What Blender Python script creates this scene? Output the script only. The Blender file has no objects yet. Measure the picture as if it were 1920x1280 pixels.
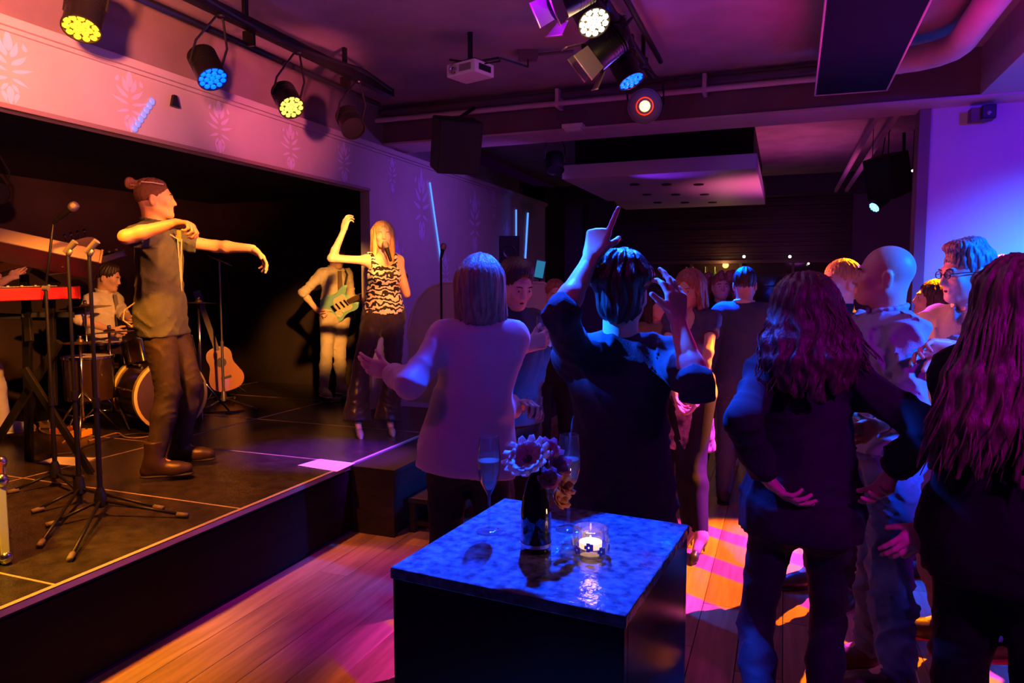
import bpy, bmesh, math, random
import numpy as np
from mathutils import Vector, Matrix
random.seed(7)
S = bpy.context.scene
COL = S.collection
PI = math.pi
# ---------------------------------------------------------------- camera
FPX = 1330.0; EYE = 1.62
YAW = math.atan2(510, math.hypot(FPX, 105)); PIT = math.atan2(105, FPX)
CAM = np.array([0, 0, EYE])
HF = np.array([-math.sin(YAW), math.cos(YAW), 0]); RT = np.array([math.cos(YAW), math.sin(YAW), 0])
ZU = np.array([0, 0, 1.0])
FW = HF*math.cos(PIT) - ZU*math.sin(PIT); UPV = HF*math.sin(PIT) + ZU*math.cos(PIT)
cd = bpy.data.cameras.new('camera'); cam = bpy.data.objects.new('camera', cd); COL.objects.link(cam)
cd.sensor_width = 36; cd.lens = 36*FPX/1920; cd.clip_start = .02; cd.clip_end = 100
M = Matrix(((RT[0], UPV[0], -FW[0], 0), (RT[1], UPV[1], -FW[1], 0), (RT[2], UPV[2], -FW[2], EYE), (0, 0, 0, 1)))
cam.matrix_world = M
S.camera = cam
def ray(px, py): return FW + RT*(px-960)/FPX + UPV*(640-py)/FPX
def W(px, py, d): return CAM + d*ray(px, py)
def G(px, py, z): r = ray(px, py); return CAM + r*(z-EYE)/r[2]
def onX(px, py, x): r = ray(px, py); return CAM + r*x/r[0]
def onY(px, py, y): r = ray(px, py); return CAM + r*y/r[1]
def vec(*a): return np.array(a, float)
def nrm(v): v = np.asarray(v, float); return v/(np.linalg.norm(v)+1e-12)
# ---------------------------------------------------------------- world, exposure, stage light, added fills
S.view_settings.view_transform = 'Standard'; S.view_settings.look = 'None'
S.view_settings.exposure = 0.0; S.view_settings.gamma = 1.0; S.view_settings.use_curve_mapping = False
S.cycles.max_bounces = 6; S.cycles.diffuse_bounces = 3; S.cycles.glossy_bounces = 3; S.cycles.transmission_bounces = 6
S.cycles.use_denoising = True; S.cycles.sample_clamp_indirect = 4; S.cycles.caustics_refractive = False; S.cycles.caustics_reflective = False
w = bpy.data.worlds.new('purple_ambient_fill'); S.world = w; w.use_nodes = True  # dim purple ambient added as fill for the open side behind the camera
w.node_tree.nodes['Background'].inputs[0].default_value = (.22, .0, .36, 1)
w.node_tree.nodes['Background'].inputs[1].default_value = .022
def look(o, a, b):
    o.location = a; o.rotation_euler = Vector(np.asarray(b)-np.asarray(a)).to_track_quat('-Z', 'Y').to_euler()
def spot(name, a, b, col, power, ang, blend=.4, rad=.05):
    l = bpy.data.lights.new(name, 'SPOT'); l.color = col; l.energy = power; l.spot_size = math.radians(ang); l.spot_blend = blend
    l.shadow_soft_size = rad; o = bpy.data.objects.new(name, l); COL.objects.link(o); look(o, a, b); return o
def pointl(name, a, col, power, rad=.1):
    l = bpy.data.lights.new(name, 'POINT'); l.color = col; l.energy = power; l.shadow_soft_size = rad
    o = bpy.data.objects.new(name, l); COL.objects.link(o); o.location = a; return o
ZS_ = .45
AMB = (1, .36, .02)
R2 = onX(398, 146, -2.96); B1 = W(1113, 41, 3.35); B2 = W(1183, 150, 4.35)
def lamp(lens, aimdir, *a, **k): p = np.asarray(lens)+nrm(aimdir)*.09; return p
spot('amber_key_light', lamp(B1, vec(-.7, -.8, -.5)), W(305, 540, 4.45), (1, .22, .006), 1150, 27, .8)
spot('amber_singer_light', lamp(B1, vec(-.7, -.8, -.5))+vec(0, .05, -.02), W(705, 530, 5.6), (1, .28, .012), 950, 17, .8)
spot('amber_drum_light', vec(-1.0, 3.0, 2.85), W(170, 660, 6.3), (1, .30, .04), 1300, 24, .9)
spot('amber_guitar_light', vec(-1.4, 2.6, 2.85), W(615, 590, 7.3), (1, .38, .06), 2200, 15, .9)
spot('amber_stage_light', vec(-2.9, 2.2, 2.75), G(250, 900, ZS_), (1, .24, .01), 620, 74, 1)
spot('amber_edge_light', vec(-2.96, .8, 2.7), G(20, 1090, ZS_), (1, .45, .01), 620, 32, .8)
spot('fascia_wash_fill', vec(-1.6, 1.0, 2.35), vec(-3.6, 2.5, 3.0), (1, .21, .10), 1500, 50, 1)  # unseen wash spot added to tint the fascia salmon
spot('fascia_far_light', vec(-1.9, 3.8, 2.5), vec(-3.6, 4.4, 2.95), (1, .14, .20), 200, 55, 1)
spot('wallpaper_wash_light', vec(-1.7, 6.7, 2.7), vec(-3.6, 6.9, 2.0), (.30, .07, .75), 95, 120, 1)
spot('blue_left_light', vec(-2.65, 1.85, 2.9), W(1070, 545, 2.36), (0, .08, 1), 6500, 11, .6)
spot('blue_overhead_light', vec(-1.0, 3.1, 3.2), vec(-.56, 1.8, 1.1), (0, .06, 1), 3800, 44, .6)
spot('blue_centre_light', lamp(B2, vec(-.25, .62, -1.15))+vec(0, -.15, -.05), W(1060, 700, 2.4), (0, .06, 1), 1300, 30, .7)
spot('blue_wall_light', vec(3.6, 4.4, 1.5), vec(2.5, 6.25, 1.3), (0, .13, 1), 6000, 62, 1)
spot('violet_wall_light', vec(2.2, 3.6, 2.9), vec(2.0, 6.25, 1.9), (.09, .0, 1), 260, 90, 1)
spot('blue_back_light', vec(3.0, 2.65, 2.9), W(1750, 640, 2.9), (0, .09, 1), 3200, 24, .7)
spot('red_face_light', vec(-2.7, 4.8, 2.75), W(1790, 540, 3.1), (1, .03, .10), 420, 15, 1)
spot('purple_stage_light', vec(-.93, 4.6, 3.0), G(620, 850, ZS_), (.20, .0, 1), 2600, 20, .9)
spot('magenta_floor_light', vec(-1.2, 4.4, 3.0), G(660, 1110, 0), (.42, .0, .85), 420, 26, .7)
spot('purple_crowd_fill', vec(-1.6, .2, 2.9), W(1000, 700, 3.2), (.50, .0, .5), 45, 80, 1, .15)  # unseen fill spot added near the camera for purple ambience
spot('magenta_ceiling_fill', vec(.6, 4.8, 1.9), vec(.2, 3.5, 3.3), (1, .0, .4), 60, 160, 1, .3)  # unseen uplight added to give the ceiling its magenta tint
spot('magenta_hair_fill', vec(1.6, .3, 2.8), W(1870, 740, 1.9), (.62, .0, .8), 210, 34, 1, .1)  # unseen fill spot added to bring magenta onto the nearest woman's hair
spot('suit_blue_light', vec(-.9, 6.0, 2.9), W(1400, 600, 5.0), (0, .05, 1), 5000, 24, .8)
spot('pink_canopy_fill', vec(.0, 8.5, 1.35), vec(-.1, 8.8, 2.8), (1, .12, .34), 110, 82, 1, .1)  # unseen uplight added among the crowd to brighten the canopy
spot('violet_canopy_light', onX(1095, 360, -1.7)*0+vec(-1.5, 7.6, 2.2), vec(-1.2, 7.6, 2.78), (.22, .02, 1), 14, 70, .8, .05)
spot('orange_crowd_light', vec(-2.6, 5.4, 2.6), W(1580, 530, 3.5), (1, .20, .03), 1500, 13, 1)
spot('orange_floor_light', vec(-2.9, 2.2, 3.0), G(210, 1290, 0), (1, .22, .01), 420, 30, 1)
spot('orange_strip_light', vec(-3.1, 3.2, 3.0), G(530, 1080, 0), (1, .22, .01), 330, 20, 1)
spot('orange_step_light', vec(-2.9, 5.0, 3.0), G(720, 1000, 0), (1, .22, .01), 260, 20, 1)
pointl('red_fixture_glow', W(1210, 200, 4.8)+vec(0, -.2, -.05), (1, .1, .0), 1.5, .02)
pointl('far_room_light', vec(.2, 9.5, 2.3), (.5, .05, .6), 14, .3)
# striped gobo on the dance floor: a spot whose own filter has bands
def gobo(name, a, b, c1, c2, power, ang, freq, rot=0):
    o = spot(name, a, b, (1, 1, 1), power, ang, .25, .01); l = o.data; l.use_nodes = True; nt = l.node_tree; em = nt.nodes['Emission']
    tc = nt.nodes.new('ShaderNodeTexCoord'); sp = nt.nodes.new('ShaderNodeSeparateXYZ'); nt.links.new(tc.outputs['Normal'], sp.inputs[0])
    dv = nt.nodes.new('ShaderNodeMath'); dv.operation = 'DIVIDE'; nt.links.new(sp.outputs['Y'], dv.inputs[0]); nt.links.new(sp.outputs['Z'], dv.inputs[1])
    mu = nt.nodes.new('ShaderNodeMath'); mu.operation = 'MULTIPLY'; mu.inputs[1].default_value = freq; nt.links.new(dv.outputs[0], mu.inputs[0])
    sn = nt.nodes.new('ShaderNodeMath'); sn.operation = 'SINE'; nt.links.new(mu.outputs[0], sn.inputs[0]); gt = nt.nodes.new('ShaderNodeMath'); gt.operation = 'GREATER_THAN'; gt.inputs[1].default_value = .35; nt.links.new(sn.outputs[0], gt.inputs[0])
    mx = nt.nodes.new('ShaderNodeMix'); mx.data_type = 'RGBA'; mx.inputs[6].default_value = (*c1, 1); mx.inputs[7].default_value = (*c2, 1); nt.links.new(gt.outputs[0], mx.inputs[0]); nt.links.new(mx.outputs[2], em.inputs[0]); return o
gobo('striped_floor_light', vec(1.1, 5.4, 2.9), G(1500, 1140, 0), (1, .20, .0), (.85, .05, .85), 4200, 48, 50)

pointl('warm_lamp_glow', W(1096, 66, 3.25), (1, .55, .18), 5, .02); pointl('blue_rail_glow', R2+vec(.07, -.05, -.12), (0, .05, 1), 3, .02); pointl('blue_cluster_glow', B2+vec(.05, -.08, -.12), (0, .05, 1), 4, .02)
pointl('amber_rail_glow', onX(153, 52, -2.96)+vec(.04, -.08, -.14), (1, .35, .02), 2.5, .02); pointl('violet_rail_glow', W(1000, -20, 3.0), (.35, 0, 1), 9, .03)
spot('amber_corner_light', vec(-1.2, 2.4, 2.85), W(425, 690, 7.2), (1, .30, .04), 900, 13, 1)
spot('amber_left_light', vec(-1.3, 1.3, 2.8), W(5, 740, 5.3), (1, .34, .05), 900, 15, 1)
# ---------------------------------------------------------------- materials
MATS = {}
def mat(name, col=(.5, .5, .5), rough=.6, metal=0, emit=None, es=1, noise=0, nscale=8, nstretch=(1, 1, 1), bump=0, bscale=60, bstretch=(1, 1, 1),
        trans=0, ior=1.45, col2=None, sheen=0, spec=.5, subs=0, coat=0):
    if name in MATS: return MATS[name]
    m = bpy.data.materials.new(name); m.use_nodes = True; nt = m.node_tree; b = nt.nodes['Principled BSDF']
    b.inputs['Base Color'].default_value = (*col, 1); b.inputs['Roughness'].default_value = rough; b.inputs['Metallic'].default_value = metal
    b.inputs['Specular IOR Level'].default_value = spec; b.inputs['IOR'].default_value = ior
    b.inputs['Transmission Weight'].default_value = trans; b.inputs['Sheen Weight'].default_value = sheen
    b.inputs['Coat Weight'].default_value = coat
    if emit: b.inputs['Emission Color'].default_value = (*emit, 1); b.inputs['Emission Strength'].default_value = es
    tc = nt.nodes.new('ShaderNodeTexCoord')
    if noise or col2:
        mp = nt.nodes.new('ShaderNodeMapping'); mp.inputs['Scale'].default_value = nstretch; nt.links.new(tc.outputs['Object'], mp.inputs[0])
        n = nt.nodes.new('ShaderNodeTexNoise'); n.inputs['Scale'].default_value = nscale; n.inputs['Detail'].default_value = 5; nt.links.new(mp.outputs[0], n.inputs[0])
        mx = nt.nodes.new('ShaderNodeMix'); mx.data_type = 'RGBA'; cr = nt.nodes.new('ShaderNodeMapRange')
        cr.inputs[1].default_value = .35; cr.inputs[2].default_value = .65
        nt.links.new(n.outputs[0], cr.inputs[0]); nt.links.new(cr.outputs[0], mx.inputs[0])
        c2 = col2 or tuple(c*(1-noise) for c in col); mx.inputs[6].default_value = (*col, 1); mx.inputs[7].default_value = (*c2, 1)
        nt.links.new(mx.outputs[2], b.inputs['Base Color'])
    if bump:
        mp = nt.nodes.new('ShaderNodeMapping'); mp.inputs['Scale'].default_value = bstretch; nt.links.new(tc.outputs['Object'], mp.inputs[0])
        n = nt.nodes.new('ShaderNodeTexNoise'); n.inputs['Scale'].default_value = bscale; n.inputs['Detail'].default_value = 4; nt.links.new(mp.outputs[0], n.inputs[0])
        bp = nt.nodes.new('ShaderNodeBump'); bp.inputs['Strength'].default_value = bump; bp.inputs['Distance'].default_value = .01
        nt.links.new(n.outputs[0], bp.inputs['Height']); nt.links.new(bp.outputs[0], b.inputs['Normal'])
    MATS[name] = m; return m
# ---------------------------------------------------------------- scene bookkeeping
def tag(o, label=None, cat=None, group=None, kind=None):
    if label: o['label'] = label
    if cat: o['category'] = cat
    if group: o['group'] = group
    if kind: o['kind'] = kind
    return o
def empty(name, loc, label=None, cat=None, group=None, kind=None, rz=0):
    o = bpy.data.objects.new(name, None); o.location = [float(v) for v in loc]; o.rotation_euler[2] = rz; o.empty_display_size = .05; COL.objects.link(o)
    return tag(o, label, cat, group, kind)
def wloc(o):
    v = Vector(o.location)
    if o.parent: v = v + wloc(o.parent)
    return v
def link(name, me, m, parent=None, world=True, smooth=False):
    """world=True: vertices are world coordinates; moved into the parent's frame (parents carry no rotation then)"""
    o = bpy.data.objects.new(name, me); COL.objects.link(o)
    if m is not None and not me.materials:
        for q in (m if isinstance(m, (list, tuple)) else [m]): me.materials.append(q)
    if parent is not None:
        o.parent = parent
        if world: me.transform(Matrix.Translation(-wloc(parent)))
    elif world:
        n = len(me.vertices); co = np.empty(n*3); me.vertices.foreach_get('co', co); co = co.reshape(-1, 3)
        c = Vector(((co[:, 0].min()+co[:, 0].max())/2, (co[:, 1].min()+co[:, 1].max())/2, co[:, 2].min()))
        me.transform(Matrix.Translation(-c)); o.location = c
    if smooth:
        me.polygons.foreach_set('use_smooth', np.ones(len(me.polygons), bool))
    return o
class MB:
    """collects shapes, links them as one mesh object"""
    def __init__(s): s.v = []; s.f = []; s.mi = []; s.cur = 0
    def add(s, vs, fs):
        n = len(s.v); s.v += [tuple(float(c) for c in v) for v in vs]; s.f += [tuple(i+n for i in f) for f in fs]; s.mi += [s.cur]*len(fs); return s
    def box(s, a, b, bev=0):
        a = np.minimum(a, b); b = np.maximum(a, b) if False else np.maximum(np.asarray(a), np.asarray(b))
        return s.obox((np.asarray(a)+b)/2, (1, 0, 0), (0, 1, 0), (0, 0, 1), (np.asarray(b)-a)/2, bev)
    def obox(s, c, x, y, z, h, bev=0):
        c = np.asarray(c, float); x, y, z = [np.asarray(q, float) for q in (x, y, z)]
        if bev <= 0:
            vs = [c+x*h[0]*i+y*h[1]*j+z*h[2]*k for i in (-1, 1) for j in (-1, 1) for k in (-1, 1)]
            return s.add(vs, [(0, 1, 3, 2), (4, 6, 7, 5), (0, 4, 5, 1), (2, 3, 7, 6), (0, 2, 6, 4), (1, 5, 7, 3)])
        bm = bmesh.new(); bmesh.ops.create_cube(bm, size=2)
        for v in bm.verts: v.co = Vector((v.co.x*h[0], v.co.y*h[1], v.co.z*h[2]))
        bmesh.ops.bevel(bm, geom=bm.edges[:], offset=bev, segments=2, affect='EDGES', profile=.5)
        bm.verts.index_update()
        vs = [c+x*v.co.x+y*v.co.y+z*v.co.z for v in bm.verts]; fs = [[v.index for v in f.verts] for f in bm.faces]; bm.free()
        return s.add(vs, fs)
    def tube(s, pts, r, n=10, cap=True):
        pts = [np.asarray(p, float) for p in pts]; rs = r if hasattr(r, '__len__') else [r]*len(pts)
        t0 = nrm(pts[1]-pts[0]); ref = vec(0, 0, 1) if abs(t0[2]) < .9 else vec(1, 0, 0); u = nrm(np.cross(t0, ref)); vs = []; fs = []
        for i, p in enumerate(pts):
            t = nrm(pts[min(i+1, len(pts)-1)]-pts[max(i-1, 0)]); u = nrm(u-t*np.dot(u, t)); v = np.cross(t, u)
            for k in range(n): a = 2*PI*k/n; vs.append(p+rs[i]*(math.cos(a)*u+math.sin(a)*v))
        for i in range(len(pts)-1):
            for k in range(n): a = i*n+k; b = i*n+(k+1) % n; fs.append((a, b, b+n, a+n))
        if cap: fs.append(tuple(range(n))[::-1]); fs.append(tuple((len(pts)-1)*n+k for k in range(n)))
        return s.add(vs, fs)
    def lathe(s, base, axis, prof, n=24, capped=True):
        """prof: (radius, height) pairs along axis"""
        base = np.asarray(base, float); t = nrm(axis); ref = vec(0, 0, 1) if abs(t[2]) < .9 else vec(1, 0, 0); u = nrm(np.cross(ref, t)); v = np.cross(t, u); vs = []; fs = []
        for (r, h) in prof:
            for k in range(n): a = 2*PI*k/n; vs.append(base+t*h+r*(math.cos(a)*u+math.sin(a)*v))
        for i in range(len(prof)-1):
            for k in range(n): a = i*n+k; b = i*n+(k+1) % n; fs.append((a, b, b+n, a+n))
        if capped: fs.append(tuple(range(n))[::-1]); fs.append(tuple((len(prof)-1)*n+k for k in range(n)))
        return s.add(vs, fs)
    def prism(s, poly, d):
        """poly: list of 3-D points, d: extrusion vector"""
        n = len(poly); vs = [np.asarray(p, float) for p in poly]; vs += [p+np.asarray(d) for p in vs]
        fs = [tuple(range(n))[::-1], tuple(range(n, 2*n))]+[(i, (i+1) % n, (i+1) % n+n, i+n) for i in range(n)]
        return s.add(vs, fs)
    def ball(s, c, r, n=12, m=8, x=(1, 0, 0), y=(0, 1, 0), z=(0, 0, 1)):
        r = r if hasattr(r, '__len__') else (r, r, r); x, y, z = [np.asarray(q, float) for q in (x, y, z)]
        vs = []; fs = []
        for i in range(m+1):
            th = PI*i/m
            for k in range(n):
                ph = 2*PI*k/n; vs.append(np.asarray(c)+x*r[0]*math.sin(th)*math.cos(ph)+y*r[1]*math.sin(th)*math.sin(ph)+z*r[2]*math.cos(th))
        for i in range(m):
            for k in range(n): a = i*n+k; b = i*n+(k+1) % n; fs.append((a, a+n, b+n, b))
        return s.add(vs, fs)
    def mesh(s, fixn=True):
        me = bpy.data.meshes.new('m'); me.from_pydata(s.v, [], s.f); me.polygons.foreach_set('material_index', s.mi)
        if fixn:
            bm = bmesh.new(); bm.from_mesh(me); bmesh.ops.remove_doubles(bm, verts=bm.verts, dist=1e-6); bmesh.ops.recalc_face_normals(bm, faces=bm.faces); bm.to_mesh(me); bm.free()
        me.update(); return me
    def build(s, name, m, parent=None, smooth=False, auto=True):
        me = s.mesh(); me.name = name
        o = link(name, me, m, parent)
        if smooth:
            me.polygons.foreach_set('use_smooth', np.ones(len(me.polygons), bool))
            if auto: 
                e = me.attributes.get('sharp_edge') or me.attributes.new('sharp_edge', 'BOOLEAN', 'EDGE')
                bm = bmesh.new(); bm.from_mesh(me); sh = [(len(x.link_faces) == 2 and x.calc_face_angle(0) > .7) for x in bm.edges]; bm.free()
                me.attributes['sharp_edge'].data.foreach_set('value', sh)
        return o
def struct(o, **k): return tag(o, kind='structure', **k)
def copy_tree(o, parent=None):
    c = o.copy(); COL.objects.link(c)
    if parent is not None: c.parent = parent
    for ch in [q for q in o.children]: copy_tree(ch, c)
    return c
# ================================================================= THE ROOM
ZS = .45; XF = -2.62; XW = -3.6; ZC = 3.3
m_ceil = mat('ceiling_paint', (.32, .26, .30), .8, noise=.25, nscale=3)
m_wallp = mat('wallpaper', (.42, .38, .42), .75, noise=.12, nscale=2)
m_orn = mat('wallpaper_ornament', (.52, .46, .74), .55)
m_dark = mat('black_cloth', (.018, .012, .012), .9, noise=.4, nscale=3)
m_alc = mat('alcove_paint', (.036, .019, .018), .85, noise=.4, nscale=2)
m_blackwood = mat('black_wood', (.02, .014, .012), .5, noise=.5, nscale=12, nstretch=(1, .1, 4))
m_deck = mat('stage_deck', (.045, .035, .032), .24, noise=.5, nscale=14, bump=.25, bscale=90)
m_brass = mat('deck_rim', (.6, .5, .4), .4, metal=.6)
m_white = mat('white_paint', (.75, .72, .72), .5)
m_metal_d = mat('black_metal', (.012, .012, .014), .4, metal=.3)
m_grey = mat('grey_metal', (.3, .28, .3), .4, metal=.7)
m_chrome = mat('chrome', (.8, .78, .76), .18, metal=1)
# wooden plank floor
pm = [mat('floor_plank_%s' % n, c, .33, noise=.35, nscale=5, nstretch=(6, .5, 1), bump=.12, bscale=40, bstretch=(6, .4, 1)) for n, c in
      (('warm', (.36, .20, .11)), ('pale', (.42, .25, .14)), ('dark', (.30, .16, .085)))]
fb = MB().box((XF, -.6, -.08), (4.4, 12.1, -.022)).build('floor', mat('floor_bed', (.04, .025, .015), .9)); struct(fb)
meshes = {}
pw = .19
k = 0; x = XF
while x < 4.3:
    y = -.6-random.random()*1.6
    while y < 12:
        L = 2.4; y1 = min(y+L, 12.0); y0 = max(y, -.55)
        if y1-y0 > .15:
            key = (round(y1-y0, 2), k % 3)
            if key not in meshes:
                mb = MB().obox((0, 0, 0), (1, 0, 0), (0, 1, 0), (0, 0, 1), (pw/2-.0015, (y1-y0)/2-.0015, .011), .0015)
                me = mb.mesh(); me.materials.append(pm[k % 3]); meshes[key] = me
            o = bpy.data.objects.new('plank', meshes[key]); COL.objects.link(o); o.parent = fb; o.location = Vector((x+pw/2, (y0+y1)/2, -.011))-fb.location
            k += 1+random.randint(0, 1)
        y = y1
        if y1 >= 12: break
    x += pw
# ceiling, left side
struct(MB().box((XW-.1, -.6, ZC), (4.4, 12.1, ZC+.1)).build('ceiling', m_ceil))
wl = MB().box((XW-.1, 5.73, ZS+.001), (XW, 6.96, 2.9)).box((XW-.1, 6.96, 0), (XW, 10.9, 2.9)).box((XW-.098, 6.003, 0), (XW, 6.96, ZS)).build('wall_left', m_wallp); struct(wl)
fa = MB().box((XW-.1, .3, 2.49), (XW, 5.73, 2.9)).build('trim_1', m_wallp); struct(fa)
struct(MB().box((XW-.02, .3, 2.88), (XW+.045, 10.9, 2.925)).box((XW+.0, .3, 2.86), (XW+.02, 10.9, 2.88)).build('trim_2', m_wallp))
struct(MB().box((XW-.06, .3, 2.925), (XW-.0, 6.2, ZC)).build('trim_3', mat('bulkhead_paint', (.20, .15, .17), .8, noise=.2, nscale=3)))
struct(MB().box((XW-.5, 6.2, 2.925), (XW-.4, 12, ZC)).box((XW-.5, 6.2, 2.9), (XW-.05, 10.9, 2.925)).build('trim_4', m_ceil))
struct(MB().box((XW-.01, .3, 2.488), (XW+.012, 5.73, 2.512)).build('trim_5', mat('fascia_lip', (.2, .14, .13), .5)))
# alcove behind the stage
struct(MB().box((-6.7, .3, 0), (-6.6, 7.05, 2.7)).build('wall_stage_back', m_alc))
struct(MB().box((-6.6, 6.95, 0), (XW-.1, 7.05, 2.7)).build('wall_stage_side', m_alc))
struct(MB().box((-6.7, .3, 2.62), (XW-.1, 7.05, 2.7)).build('ceiling_stage', m_dark))
# damask ornaments printed on the wallpaper: thin leaves
def ornament():
    mb = MB()
    def leaf(x, y, a, L, wd):
        n = 7; c, s = math.cos(a), math.sin(a); L1 = []; R1 = []
        for i in range(n+1):
            t = i/n; ww = wd*math.sin(PI*t**.7)*(1-.25*t); bend = .25*L*t*t*(1 if math.sin(a) >= 0 else -1)*(.6 if abs(c) > .2 else 0)
            px, py = t*L, bend*(1 if c > 0 else -1)
            for (lst, q) in ((L1, ww), (R1, -ww)): lst.append((x+c*px-s*(py+q), y+s*px+c*(py+q)))
        poly = L1+R1[::-1][1:-1]
        mb.prism([vec(0, p[0], p[1]) for p in poly], (.0015, 0, 0))
    for sgn in (1, -1):
        for a, L, wd, y in ((20, .15, .022, .05), (48, .17, .024, .12), (70, .19, .022, .2), (-25, .12, .02, -.02), (-60, .11, .016, -.08)):
            a2 = a if sgn > 0 else 180-a
            leaf(sgn*.012, y, math.radians(a2), L, wd)
        leaf(sgn*.05, -.16, math.radians(250 if sgn > 0 else 290), .13, .016)
        leaf(sgn*.10, .30, math.radians(100 if sgn > 0 else 80), .09, .016)
    leaf(0, .26, PI/2, .24, .03); leaf(0, -.1, -PI/2, .22, .024)
    return mb.mesh()
om = ornament(); om.materials.append(m_orn)
def put_orn(px, py, s, parent, sx=1):
    p = onX(px, py, XW); o = bpy.data.objects.new('ornament', om); COL.objects.link(o); o.parent = parent
    o.location = Vector((XW+.001, p[1], p[2] if parent is not fa else 2.65))-parent.location; o.scale = (1, s*sx, s)
for px, py in ((20, 190), (245, 225), (412, 268), (545, 300), (645, 324)):
    put_orn(px, py, .46, fa, 1.9)
for px, py, s in ((790, 400, 1.0), (890, 430, 1.0), (950, 470, .9), (735, 335, .5), (835, 520, .6), (745, 520, .8), (925, 390, .5), (985, 500, .8)):
    put_orn(px, py, s, wl, 1.35)
# far end
m_slat = mat('dark_slat', (.05, .022, .018), .45, noise=.5, nscale=5, nstretch=(1, 1, 9))
wb = MB().box((-3.9, 12.0, 0), (2.4, 12.1, ZC)).build('wall_back', mat('back_wall_paint', (.16, .12, .2), .8)); struct(wb)
z = 2.02
i = 0
while z < 3.0:
    h = (.075, .05, .095, .06)[i % 4]; d = (.05, .028, .04)[i % 3]
    MB().box((-3.25, 12.0-d, z), (.93, 12.0, z+h-.008), 0).build('slat', m_slat, wb); z += h; i += 1
struct(MB().box((-3.9, 11.75, 3.0), (2.4, 12.0, ZC)).build('trim_6', mat('dark_beam', (.07, .05, .08), .8)))
struct(MB().box((-3.95, 10.9, 0), (-3.6, 12.0, 3.2)).build('wall_left_far', m_dark))
# cross beam and its pipes
m_beam = mat('beam_paint', (.15, .08, .13), .75, noise=.2, nscale=4)
m_beam2 = mat('pale_pipe_lit_soffit', (.6, .42, .56), .6, noise=.15, nscale=4)
struct(MB().box((XW-.1, 6.0, 2.965), (4.2, 6.4, ZC)).build('trim_7', m_beam))
struct(MB().box((XW-.02, 5.985, 2.95), (4.2, 6.42, 2.968)).build('trim_8', m_beam2))  # soffit slab made paler than the beam, standing for light from below
def pipe(name, pts, r, m, label, cat, n=12, parts=None):
    o = MB().tube(pts, r, n).build(name, m, None, smooth=True); return tag(o, label, cat)
pipe('ceiling_pipe', [(XW, 5.86, 3.15), (.75, 5.86, 3.15)], .022, m_beam2, 'thin pale pipe running along the upper face of the ceiling beam', 'pipe')
pipe('ceiling_pipe', [(XW, 5.93, 3.235), (1.0, 5.93, 3.235)], .03, m_beam, 'dark pipe tucked under the ceiling above the thin pale pipe', 'pipe')
pipe('cable_conduit', [(XW+.2, 6.43, 2.985), (1.0, 6.43, 2.985)], .018, m_beam2, 'thin conduit hanging just behind the ceiling beam', 'pipe')
for px in (1045, 1320):
    p = onY(px, 200, 5.86); MB().box((p[0]-.015, 5.84, 3.12), (p[0]+.015, 5.99, 3.27)).build('pipe_clamp', m_beam2, bpy.data.objects['ceiling_pipe'])
p = onY(1077, 272, 5.98); tag(MB().box((p[0]-.09, 5.90, 2.955), (p[0]+.09, 6.0, 2.985), ).box((p[0]-.07, 5.92, 2.93), (p[0]+.07, 5.98, 2.955)).build('junction_box', m_white), 'small pale junction box on the lower edge of the ceiling beam', 'box')
# fat ventilation duct at right, bending into the cross run
bend = [(1.0, -.4, 3.15), (1.0, 5.3, 3.15)]+[(1.0-.3*(1-math.cos(a)), 5.3+.3*math.sin(a), 3.15) for a in (.4, .8, 1.2, 1.57)]+[(.25, 5.6, 3.15)]
tag(MB().tube(bend, .085, 20).build('ventilation_duct', m_beam2, None, True), 'round ventilation duct along the ceiling bending left beside the hanging panel', 'duct')
struct(MB().box((1.26, -.6, 2.965), (4.3, 6.25, ZC)).build('trim_9', mat('bulkhead_right', (.34, .26, .38), .75)))
# right wall block
m_wr = mat('right_wall_paint', (.55, .5, .6), .7, noise=.06, nscale=2)
struct(MB().box((1.0, 6.25, 0), (4.3, 6.42, 2.965)).build('wall_right', m_wr))
struct(MB().box((.925, 6.23, 0), (1.0, 6.44, 2.965)).build('trim_10', mat('pillar_paint', (.16, .1, .14), .7)))
struct(MB().box((2.4, 6.4, 0), (2.5, 12.1, ZC)).build('wall_right_far', m_wr))
# hanging ceiling panels
ZP = 3.0
a, b, c, d = G(1555, -60, ZP), G(1775, -60, ZP), G(1663, 169, ZP), G(1528, 179, ZP)
o = MB().prism([vec(*a[:2], ZP), vec(*b[:2], ZP), vec(*c[:2], ZP), vec(*d[:2], ZP)], (0, 0, .03)).build('ceiling_absorber', mat('panel_face', (.006, .005, .02), .9, spec=.1)); tag(o, 'long dark flat panel hung below the ceiling at right', 'ceiling panel')
MB().tube([d, a], .006, 6).tube([c, b], .006, 6).tube([d, c], .006, 6).build('frame', m_beam2, o)
for q in (vec(d[0]+.12, d[1]-.2, ZP+.03), vec(c[0]-.1, c[1]-.2, ZP+.03)): MB().tube([q, q+vec(0, 0, ZC-ZP-.03)], .006, 6).build('hanger', m_metal_d, o)
P0 = G(1060, 333, 2.78); P1 = G(1424, 318, 2.78); P2 = G(1432, 385, 2.78); P3 = G(1162, 392, 2.78)
y0 = (P0[1]+P1[1])/2; y1 = (P2[1]+P3[1])/2; x0 = (P0[0]+P3[0])/2; x1 = (P1[0]+P2[0])/2
cp = empty('light_canopy', ((x0+x1)/2, (y0+y1)/2, 2.78), 'large white rectangular canopy with nine small downlights hung under the ceiling', 'ceiling panel')
MB().box((x0, y0, 2.78), (x1, y1, 2.93), .006).build('canopy_board', m_white, cp)
MB().box((x0+.05, y0+.35, 2.93), (x1-.05, y1-.2, 3.3)).build('canopy_mount', mat('dark_mount', (.01, .008, .012), .9), cp)
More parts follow.
